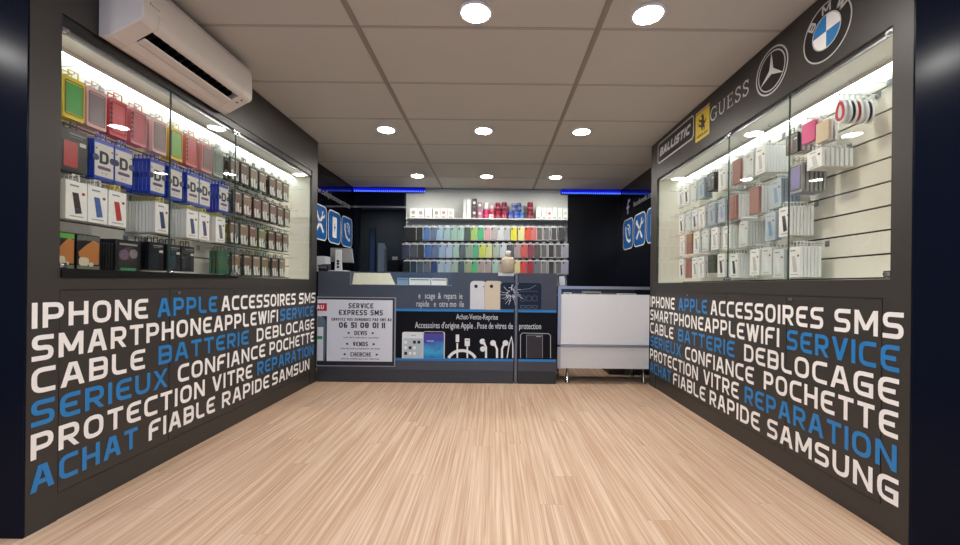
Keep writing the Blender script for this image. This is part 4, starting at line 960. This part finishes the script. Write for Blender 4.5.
speaker(498, 3, 210, 219.4, (130, 22, 52), 'wine red lower speaker, first of the dark red pair'); speaker(498, 2.8, 202, 209.9, (118, 18, 46), 'wine red upper speaker, first of the dark red pair')
speaker(504.5, 3, 210, 219.4, (140, 24, 58), 'wine red lower speaker, second of the pair beside the blue ones'); speaker(504.5, 2.8, 201.5, 209.9, (112, 16, 44), 'wine red upper speaker, second of the pair beside the blue ones')
for i, xx in enumerate((511, 516.5, 522)): speaker(xx, 2.6, 211, 219.4, ((70, 76, 160), (60, 84, 180), (50, 110, 176))[i], ('violet blue', 'deep blue', 'bright blue')[i] + ' lower speaker, %s of three blue ones on the shelf' % ordn(i))
speaker(514, 2.5, 202.5, 210.9, (92, 104, 150), 'slate blue upper speaker stacked over the violet blue one'); speaker(519.3, 2.6, 202, 210.9, (60, 76, 140), 'navy upper speaker stacked over the bright blue one')
speaker(530.5, 3.4, 210.5, 219.4, (110, 22, 40), 'maroon lower speaker standing alone beside the right white boxes'); speaker(530.5, 3, 201.5, 210.4, (126, 26, 46), 'maroon upper speaker stacked alone beside the right white boxes')
X, z = PB(SYf - .03, 491, 219)
o = MB().box(X - .024, X + .024, SYf - .04, SYf - .036, ZS + .0005, ZS + .05, col((236, 232, 226), .5)).build('price_card'); MB().box(X - .014, X + .014, SYf - .0412, SYf - .0402, ZS + .02, ZS + .03, col((190, 60, 70), .5)).build('print', o, 'red print')
tag(o, 'small white price card on the shelf in front of the rose speaker', 'card')
for i, a in enumerate((536.5, 541.8, 547.1, 552.4, 557.7, 563)):
    shelf_box(a, a + 5, 207.5 + (i % 3) * .5, (216, 222, 214), 'pale small box, %s from the maroon speakers on the back wall shelf' % ordn(i), face=((186, 196, 186), (190, 200, 190), (206, 70, 70), (196, 196, 200), (180, 200, 190), (170, 190, 200))[i])
# ------------------------------------------------------------------ hanging packs in the two glass cases
def body(w, h, th, mat, r=.006): return MB().prism(rrect(-w/2, w/2, -.018 - h, -.018, r, 2), fy, 0, th, mat)
def face(x0, x1, z0, z1, mat, o=-.0012, r=.002): return MB().prism(rrect(x0, x1, -.018 + z0, -.018 + z1, r, 2), fy, o, -.0002, mat)
def window_pack(edge, fill, w=.080, h=.160, th=.020, spiral=False):
    def f():
        e = col(edge, .35)
        out = [('phone_pack', body(w, h, th, e), None), ('window', face(-w*.36, w*.36, -h*.86, -h*.14, col(fill, .3)), 'coloured window')]
        k = MB()
        for p in stroke(rrect(-w*.40, w*.40, -.018 - h*.90, -.018 - h*.10, .005, 2), .004, True): k.prism(p, fy, -.0022, -.0013, col(tuple(int(v*.55) for v in edge), .4))
        out.append(('rim', k, 'darker rim'))
        if spiral:
            k = MB()
            for i in range(6): k.box(-w*.5, -w*.36, -.003, -.0023, -.018 - h*.14 - i*h*.13, -.018 - h*.19 - i*h*.13, BLACK)
            out.append(('binding', k, 'dark binding marks'))
        out.append(('hang_tab', tabmesh(e, .002, .018, .010, .020), None)); return out
    return f
def d_pack(w=.084, h=.165, th=.016):
    def f():
        bl = col((24, 62, 176), .3); wh = col((206, 206, 200), .45)
        out = [('cable_pack', body(w, h, th, bl, .004), None), ('card', face(-w*.47, w*.47, -h*.93, -h*.10, wh), 'white printed card')]
        k = MB()
        for p in letter_polys('D', -.020, .018, -.018 - h*.60, .052, .011): k.prism(p, fy, -.0020, -.0013, INK2)
        out.append(('letter', k, 'black letter D'))
        k = MB().prism(rrect(-w*.33, w*.33, -.018 - h*.75, -.018 - h*.67, .005, 2), fy, -.0020, -.0013, col((92, 60, 110), .4)); out.append(('stripe', k, 'purple stripe'))
        k = MB()
        for sx_ in (-1, 1): k.prism(disc(sx_ * w*.43, -.018 - h*.47, .014, 10), fy, -.0020, -.0013, col((40, 52, 96), .4)).prism(disc(sx_ * w*.40, -.018 - h*.24, .004, 8), fy, -.0020, -.0013, col((120, 90, 80), .4)).prism(disc(sx_ * w*.1, -.018 - h*.84, .003, 8), fy, -.002, -.0013, col((170, 120, 90), .4))
        out.append(('picture', k, 'small pictures')); out.append(('hang_tab', tabmesh(bl, .002), None)); return out
    return f
def white_pack(pic, w=.080, h=.150, th=.013, tabc=(220, 208, 90), base=(232, 234, 230)):
    def f():
        out = [('screen_pack', body(w, h, th, col(base, .4), .003), None)]
        if pic is not None:
            k = MB().prism([(-.016, -.018 - h*.30), (.006, -.018 - h*.30), (.020, -.018 - h*.82), (-.004, -.018 - h*.85)][::-1], fy, -.0012, -.0002, col(pic, .3)); out.append(('picture', k, 'phone picture'))
            k = MB().prism(disc(w*.32, -.018 - h*.30, .006, 10), fy, -.0012, -.0002, col((150, 36, 44), .4)); out.append(('badge', k, 'dark red dot'))
            k = MB().box(-w*.3, w*.1, -.0012, -.0002, -.018 - h*.14, -.018 - h*.10, col((140, 140, 136), .5)).box(-w*.3, w*.3, -.0012, -.0002, -.018 - h*.93, -.018 - h*.90, col((170, 168, 160), .5)); out.append(('print', k, 'grey print'))
        out.append(('hang_tab', tabmesh(col(tabc, .4), .002, .012), 'hang tab')); return out
    return f
def brown_pack(i, w=.082, h=.142, th=.014):
    def f():
        gr = col(((34, 62, 48), (52, 44, 40), (40, 58, 50))[i], .35); br = col(((122, 98, 78), (100, 74, 62), (132, 112, 92))[i], .4); wh = col((206, 206, 200), .4)
        out = [('wallet_case_pack', body(w, h, th, gr, .004), None), ('picture', face(-w*.45, w*.45, -h*.62, -h*.06, br), 'brown picture')]
        k = MB()
        for dx in (-.36, -.02): k.prism([(dx*w, -.018 - h*.96), (dx*w + .020, -.018 - h*.96), (dx*w + .012, -.018 - h*.52), (dx*w - .008, -.018 - h*.60)], fy, -.0022, -.0013, wh)
        k.prism([(.02, -.018 - h*.96), (.034, -.018 - h*.96), (.034, -.018 - h*.66), (.026, -.018 - h*.72)], fy, -.0022, -.0013, wh)
        out.append(('flap_picture', k, 'white slanting shapes'))
        k = MB().box(-w*.40, w*.2, -.0022, -.0013, -.018 - h*.15, -.018 - h*.11, wh); out.append(('print', k, 'white print'))
        out.append(('hang_tab', tabmesh(gr, .002), None)); return out
    return f
def dark_pack(fill, top=(30, 30, 32), w=.098, h=.165, th=.02):
    def f():
        out = [('accessory_pack', body(w, h, th, col((26, 26, 28), .3), .004), None), ('window', face(-w*.40, w*.12, -h*.90, -h*.30, col(fill, .25)), 'tinted window')]
        k = MB().box(-w*.2, w*.42, -.0012, -.0002, -.018 - h*.13, -.018 - h*.10, col((150, 150, 150), .5)).box(-w*.2, w*.30, -.0012, -.0002, -.018 - h*.19, -.018 - h*.17, col((120, 120, 120), .5)).box(w*.2, w*.44, -.0012, -.0002, -.018 - h*.36, -.018 - h*.27, col((196, 196, 190), .5))
        out.append(('print', k, 'grey print')); out.append(('hang_tab', tabmesh(BLACK, .002), None)); return out
    return f
HKL, HKR = hook_mesh(.152), hook_mesh(.172)
ROWH = [HC + .810, HC + .612, HC + .412, HC + .213]
RN = ['top', 'second', 'third', 'bottom']
count = {'left': [0]*4, 'right': [0]*4}
def hang(side, row, yc, stack, pitch=.021, hz=None, place=None):
    """stack: list of (parts, desc, cat, group) from the front; a wire hook in the slatwall carries them"""
    s = -1 if side == 'left' else 1
    Xf = -1.648 if s < 0 else 1.492; XBK = -1.800 if s < 0 else 1.657
    z = ROWH[row] if hz is None else hz
    rz = PI / 2 if s < 0 else -PI / 2
    slat = LSLAT if s < 0 else RSLAT; unit = LU if s < 0 else RU
    o = bpy.data.objects.new('peg_hook', HKL if s < 0 else HKR); C.objects.link(o); o.parent = slat
    o.location = (XBK - s * .0005 - unit.location[0], yc - unit.location[1], z - unit.location[2]); o.rotation_euler = (0, 0, rz); o['label'] = 'wire hook'
    if not stack: return
    k = count[side][row]; count[side][row] += 1
    for d, (parts, desc, cat, group) in enumerate(stack):
        dep = '' if len(stack) == 1 else ('front of ' if d == 0 else 'rearmost on ' if d == len(stack) - 1 else '%s back on ' % ordn(d))
        lab = '%s, %s%s hook from entrance, %s row, %s display' % (desc, dep, ordn(k), RN[row], side)
        if len(lab.split()) > 16: lab = lab.replace(' from entrance', '')
        inst(parts, (Xf + s * d * pitch, yc, z), rz, lab, cat, group)
GL = 'packs hanging in the left glass case'; GR = 'packs hanging in the right glass case'
def many(parts, n, desc, cat, g): return [(parts, desc, cat, g)] * n
# left, top row
def wp(key, *a, **k): return proto(('wp', key), window_pack(*a, **k))
T = [(1.543, wp('yg', (222, 206, 40), (66, 160, 72)), 'yellow pack with green window'),
     (1.632, wp('rg', (220, 176, 176), (120, 104, 110)), 'pink pack with grey window'),
     (1.726, wp('rr', (206, 60, 76), (200, 44, 66), spiral=True), 'red ribbed pack'),
     (1.825, wp('r2', (214, 120, 130), (176, 40, 72), spiral=True), 'raspberry ribbed pack'),
     (1.938, wp('rb', (222, 184, 180), (132, 110, 112)), 'pale pink pack with grey window'),
     (2.040, wp('yg2', (226, 196, 50), (110, 176, 70)), 'yellow orange pack with green window'),
     (2.144, wp('ro', (222, 120, 110), (190, 66, 76), spiral=True), 'salmon ribbed pack'),
     (2.258, wp('gr', (214, 150, 144), (124, 96, 96)), 'dusty pink pack with brown window'),
     (2.352, wp('gg', (170, 184, 174), (96, 116, 106)), 'grey green pack')]
for y, p, d in T: hang('left', 0, y, many(p, 2, d, 'phone pack', GL), pitch=.026)
# left, second row
DP = proto('d', d_pack())
hang('left', 1, 1.546, many(proto('dk', dark_pack((168, 60, 60))), 2, 'black pack with red window', 'accessory pack', GL), pitch=.026)
for y, n_ in ((1.664, 2), (1.752, 3), (1.928, 6), (2.038, 3), (2.155, 4), (2.243, 3), (2.40, 5)): hang('left', 1, y, many(DP, n_, 'blue cable pack with letter D', 'cable pack', GL), pitch=.0195)
# left, third row
WPK = lambda pic, tabc=(220, 208, 90): proto(('white', pic, tabc), white_pack(pic, tabc=tabc))
hang('left', 2, 1.556, many(WPK((56, 48, 50), (226, 226, 220)), 3, 'white pack with dark picture', 'screen pack', GL), pitch=.0165)
hang('left', 2, 1.640, many(WPK((70, 100, 160), (226, 226, 220)), 4, 'white pack with blue phone', 'screen pack', GL), pitch=.0165)
hang('left', 2, 1.726, many(WPK((178, 48, 46)), 4, 'white pack with red phone', 'screen pack', GL), pitch=.0165)
hang('left', 2, 1.957, many(WPK((52, 66, 100)), 9, 'white pack with navy phone', 'screen pack', GL), pitch=.0165)
hang('left', 2, 2.153, many(WPK((62, 74, 120)), 6, 'white pack with indigo phone', 'screen pack', GL), pitch=.0165)
hang('left', 2, 2.243, many(WPK((70, 78, 130)), 5, 'white pack with violet phone', 'screen pack', GL), pitch=.0165)
hang('left', 2, 2.375, many(WPK((84, 96, 130)), 6, 'white pack with slate phone', 'screen pack', GL), pitch=.0165)
# left, bottom row: boxes standing on the ledge and dark packs
def ledge_box(y0, y1, h, parts_fn, label, cat, Xf=-1.650, depth=.12, grp='boxes on the left display ledge'):
    w = y1 - y0
    o = MB().box(-w/2, w/2, 0, depth, 0, h, parts_fn[0][1]).build(parts_fn[0][0], loc=(Xf, (y0 + y1) / 2, OPZ0 + .0005)); o.rotation_euler = (0, 0, PI / 2)
    for nm, fn, lab in parts_fn[1:]: fn(w, h).build(nm, o, lab)
    tag(o, label, cat, grp)
TAN = col((176, 112, 52), .45); CRM = col((206, 196, 170), .5); OLV = col((104, 108, 96), .4)
def toy(w, h):
    m = MB().prism([(-w*.44, h*.52), (-w*.40, h*.40), (-w*.2, h*.34), (.0, h*.20), (w*.44, h*.20), (w*.46, h*.8), (w*.2, h*.86), (-w*.1, h*.72)], fy, -.0014, -.0002, TAN); return m
def toy2(w, h):
    return MB().prism(rrect(-w*.42, .0, h*.16, h*.38, .01, 3), fy, -.0022, -.0015, CRM).prism(disc(w*.1, h*.2, w*.1, 10), fy, -.0022, -.0015, CRM)
for a, b, top, lab in ((1.483, 1.552, (88, 160, 60), 'black toy box with green top picture standing on left display ledge'), (1.560, 1.652, (92, 96, 84), 'black toy box with tan animal picture, second on the left display ledge')):
    ledge_box(a, b, .150, [('toy_box', BLACK), ('picture', toy, 'tan animal picture'), ('cream_picture', toy2, 'cream picture'),
        ('top_band', lambda w, h, c=top: MB().box(-w*.48, w*.48, -.0012, -.0002, h*.84, h*.97, col(c, .4)), 'coloured top band'), ('foot_band', lambda w, h: MB().box(-w*.48, w*.48, -.0012, -.0002, h*.02, h*.16, OLV), 'grey foot band')], lab, 'toy box')
def ribs(w, h):
    m = MB()
    for i in range(8): m.box(-w/2 - .0012, -w/2 - .0002, .012 + i * .012, .017 + i * .012, h*.12, h*.88, col((66, 66, 64), .4))
    return m
ledge_box(1.720, 1.842, .148, [('headset_box', BLACK), ('picture', lambda w, h: MB().prism(disc(-w*.18, h*.55, h*.16, 14), fy, -.0012, -.0002, col((96, 74, 100), .4)).prism(disc(w*.2, h*.6, h*.14, 14), fy, -.0012, -.0002, col((120, 110, 116), .4)), 'purple picture'),
    ('green_print', lambda w, h: MB().box(-w*.3, w*.3, -.0012, -.0002, h*.08, h*.16, col((40, 130, 84), .4)), 'green print'), ('title', lambda w, h: MB().box(-w*.35, w*.35, -.0012, -.0002, h*.84, h*.90, col((150, 140, 150), .4)), 'pale title bar'),
    ('side_ribs', ribs, 'grey ribbed side')], 'black headset box with purple picture on left display ledge beside toy boxes', 'box', depth=.135)
BKP = proto('bkp', dark_pack((40, 46, 52), w=.086, h=.135, th=.018)); BKP2 = proto('bkp2', dark_pack((30, 60, 66), w=.086, h=.135, th=.018))
hang('left', 3, 1.925, many(BKP, 4, 'black accessory pack', 'accessory pack', GL), pitch=.03)
hang('left', 3, 2.030, many(BKP2, 3, 'black pack with dark teal window', 'accessory pack', GL), pitch=.03)
hang('left', 3, 2.125, many(BKP, 2, 'black accessory pack', 'accessory pack', GL), pitch=.03)
GBX = proto('gbx', white_pack(None, h=.14, base=(40, 92, 66), tabc=(40, 92, 66)))
hang('left', 3, 2.40, many(GBX, 3, 'plain dark green pack', 'accessory pack', GL))
o = MB().lathe([(.018, 0), (.018, .012), (.010, .016), (.010, .022)], -1.63, 1.985, OPZ0 + .0005, CHROME, 12).build('door_stop'); tag(o, 'small chrome door stop on left display ledge under the black packs', 'door stop')
# left, wallet cases beyond the third pane
BP = [proto(('bp', i), brown_pack(i)) for i in range(3)]
ysw = [[2.50, 2.60, 2.70, 2.80, 2.925, 3.02, 3.115], [2.53, 2.63, 2.74, 2.84, 2.94, 3.04, 3.14], [2.50, 2.60, 2.70, 2.80, 2.92, 3.02, 3.12], [2.52, 2.64, 2.74, 2.84, 2.97, 3.07]]
dsc = ['green edged wallet case pack', 'dark brown wallet case pack', 'tan wallet case pack']
for r in range(4):
    for i, y in enumerate(ysw[r]):
        k = (i + r) % 3 if r in (0, 3) else (1, 0, 1, 2, 1, 1, 0)[i]
        hang('left', r, y, many(BP[k], 2, dsc[k], 'wallet case', GL), pitch=.04)
    for y in ((3.22, 3.31) if r else (3.21, 3.30, 3.38)): hang('left', r, y, [])
for y in (1.60, 1.80): hang('left', 0, y, [], hz=HC + .872)
for y in (2.55, 2.68, 2.81, 2.94, 3.07): hang('left', 0, y, [], hz=HC + .885)
# right
WB = (222, 220, 208)
def rp_(key, fn): return proto(('r', key), fn)
W1 = rp_('w', white_pack((190, 190, 186), th=.014, tabc=(226, 226, 222))); W2 = rp_('w2', white_pack((150, 160, 170), th=.014, tabc=(226, 226, 222))); W3 = rp_('w3', white_pack((60, 60, 66), th=.014, tabc=(226, 226, 222)))
PK = rp_('pk', white_pack(None, th=.014, w=.078, h=.095, base=(214, 66, 130), tabc=(236, 200, 214))); PW = rp_('pw', white_pack(None, th=.014, w=.078, h=.095, base=(224, 216, 216), tabc=(236, 230, 230)))
SH = rp_('sh', white_pack((200, 200, 198), th=.014, w=.085, h=.085, tabc=(226, 226, 222)))
DKR = rp_('dkr', dark_pack((110, 70, 66), w=.078, h=.10, th=.014)); BRF = rp_('brf', white_pack(None, th=.014, base=(150, 104, 92), tabc=(206, 196, 190)))
PUR = rp_('pur', window_pack((160, 160, 154), (128, 122, 168), w=.086, h=.145, th=.013)); BLU = rp_('blu', white_pack((120, 150, 176), th=.014, base=(168, 184, 190), tabc=(210, 220, 224))); BEI = rp_('bei', white_pack(None, w=.07, h=.09, base=(206, 186, 156), tabc=(220, 210, 190)))
BKC = rp_('bkc', dark_pack((52, 56, 58), w=.088, h=.12, th=.02)); DGR = rp_('dgr', white_pack(None, base=(66, 74, 58), tabc=(200, 200, 190), h=.12, w=.075)); CLR = rp_('clr', white_pack((214, 222, 222), th=.013, base=(206, 212, 206), tabc=(226, 226, 222)))
def oval(c):
    def f():
        m = MB()
        pts = [(.024 * math.cos(a * PI / 10) * (1 - .25 * math.sin(a * PI / 10)), -.072 + .052 * math.sin(a * PI / 10)) for a in range(20)]
        m.prism(pts, fy, 0, .010, col((214, 214, 214), .3)); k = MB()
        for p in stroke([(u * .7, -.072 + (v + .072) * .7) for u, v in pts], .012, True): k.prism(p, fy, -.0015, -.0002, col(c, .35))
        return [('earphone_pack', m, None), ('cable_loop', k, 'coloured loop'), ('hang_tab', tabmesh(TABW, .002, .010), 'clear hang tab')]
    return f
OV = [proto(('ov', i), oval(c)) for i, c in enumerate(((190, 40, 60), (226, 226, 226), (40, 44, 50)))]
hang('right', 0, 1.712, [(OV[i % 3], ('red', 'white', 'black')[i % 3] + ' looped earphone pack', 'earphone pack', GR) for i in range(6)], pitch=.024, hz=HC + .845)
hang('right', 0, 1.805, many(BEI, 1, 'plain beige pack', 'accessory pack', GR), hz=HC + .785)
hang('right', 0, 1.886, [(PK, 'bright pink pack', 'accessory pack', GR)] + many(PW, 4, 'pinkish white pack', 'accessory pack', GR), pitch=.024, hz=HC + .815)
hang('right', 0, 1.99, many(DKR, 1, 'dark pack with brown window', 'accessory pack', GR) + many(PW, 3, 'pinkish white pack', 'accessory pack', GR), pitch=.024, hz=HC + .800)
hang('right', 1, 1.848, many(SH, 7, 'short white pack', 'accessory pack', GR), pitch=.0215, hz=HC + .668)
hang('right', 1, 1.962, many(PUR, 6, 'clear grey pack with purple window', 'accessory pack', GR), pitch=.021, hz=HC + .640)
hang('right', 2, 2.035, [(W3, 'white pack with black phone', 'screen pack', GR)] + many(W1, 6, 'white pack with grey phone', 'screen pack', GR), pitch=.0175, hz=HC + .440)
hang('right', 3, 1.965, many(W1, 6, 'white pack with grey phone', 'screen pack', GR), pitch=.0175, hz=HC + .228)
hang('right', 3, 2.075, many(CLR, 4, 'clear pale pack', 'screen pack', GR), pitch=.0175, hz=HC + .228)
# second pane
Z0, Z1, Z2, Z3 = HC + .815, HC + .600, HC + .440, HC + .245
gw = 'white pack with grey phone'; bw = 'white pack with blue grey phone'; kw = 'white pack with black phone'; cp = 'clear pale pack'
hang('right', 0, 2.225, many(W1, 9, gw, 'screen pack', GR), pitch=.0165, hz=Z0)
hang('right', 0, 2.325, many(CLR, 3, cp, 'screen pack', GR), pitch=.0175, hz=Z0)
hang('right', 0, 2.445, [(BRF, 'brown fronted pack', 'screen pack', GR)] + many(W1, 6, gw, 'screen pack', GR), pitch=.0175, hz=Z0)
hang('right', 1, 2.10, many(BLU, 5, 'pale blue pack', 'accessory pack', GR), pitch=.021, hz=Z1)
hang('right', 1, 2.275, [(BRF, 'brown fronted pack', 'screen pack', GR)] + many(W1, 6, gw, 'screen pack', GR), pitch=.0175, hz=Z1)
hang('right', 1, 2.485, [(BRF, 'brown fronted pack', 'screen pack', GR)] + many(W2, 7, bw, 'screen pack', GR), pitch=.0175, hz=Z1)
hang('right', 2, 2.14, many(BLU, 2, 'pale blue pack', 'accessory pack', GR), pitch=.021, hz=Z2 - .01)
hang('right', 2, 2.37, many(CLR, 9, cp, 'screen pack', GR), pitch=.0165, hz=Z2 - .02)
hang('right', 2, 2.54, many(W1, 8, gw, 'screen pack', GR), pitch=.0165, hz=Z2 - .02)
for y in (2.165, 2.265): hang('right', 3, y, many(CLR if y < 2.2 else W1, 4, cp if y < 2.2 else gw, 'screen pack', GR), pitch=.02, hz=Z3)
hang('right', 3, 2.46, many(W3, 7, kw, 'screen pack', GR), pitch=.0175, hz=Z3 - .01)
# far pane
far = [(0, Z0, [(2.60, W1, gw, 6), (2.735, BKC, 'black boxed pack', 3), (2.86, BLU, 'pale blue pack', 3), (2.97, CLR, cp, 1), (3.08, W3, kw, 1), (3.17, W2, bw, 1)]),
       (1, Z1, [(2.60, BLU, 'pale blue pack', 4), (2.72, BLU, 'pale blue pack', 4), (2.85, W1, gw, 3), (2.95, W3, kw, 2), (3.05, CLR, cp, 2), (3.16, W3, kw, 1)]),
       (2, Z2 - .01, [(2.68, W1, gw, 5), (2.80, CLR, cp, 5), (2.92, W2, bw, 2), (3.03, BRF, 'brown fronted pack', 1), (3.14, W1, gw, 1)]),
       (3, Z3, [(2.60, W3, kw, 4), (2.72, DGR, 'plain dark olive pack', 4), (2.85, W1, gw, 2), (2.94, W2, bw, 2), (3.04, BRF, 'brown fronted pack', 1), (3.15, W3, kw, 1)])]
for r, z, L in far:
    for y, p, d, n_ in L: hang('right', r, y, many(p, n_, d, 'screen pack' if 'phone' in d else 'accessory pack', GR), pitch=.024, hz=z)
    for y in (3.24, 3.34): hang('right', r, y, [], hz=z)
for y in (2.15, 2.27, 2.39, 2.52, 2.66, 2.80): hang('right', 0, y, [], hz=HC + .885)
hang('right', 0, 1.66, [], hz=HC + .872)
# ------------------------------------------------------------------ world, camera, view
w = bpy.data.worlds.new('dusk'); bpy.context.scene.world = w; w.use_nodes = True
bg = w.node_tree.nodes['Background']; bg.inputs['Color'].default_value = lin((118, 162, 232)); bg.inputs['Strength'].default_value = 1.25
cam = bpy.data.cameras.new('camera'); co = bpy.data.objects.new('camera', cam); C.objects.link(co)
cam.sensor_fit = 'HORIZONTAL'; cam.sensor_width = 36; cam.lens = 36 * F / 960
cam.shift_x = -(VX - 480) / 960; cam.shift_y = (VY - 272.5) / 960; cam.clip_start = .02
co.location = (0, 0, HC); co.rotation_euler = (PI / 2, -ROLL, 0)
sc = bpy.context.scene; sc.camera = co
sc.view_settings.view_transform = 'Standard'; sc.view_settings.look = 'None'; sc.view_settings.gamma = 1; sc.view_settings.use_curve_mapping = False
sc.view_settings.exposure = 0.0
try:
    sc.cycles.use_denoising = True; sc.cycles.max_bounces = 10; sc.cycles.diffuse_bounces = 5; sc.cycles.transparent_max_bounces = 24; sc.cycles.sample_clamp_indirect = 6
except Exception: pass
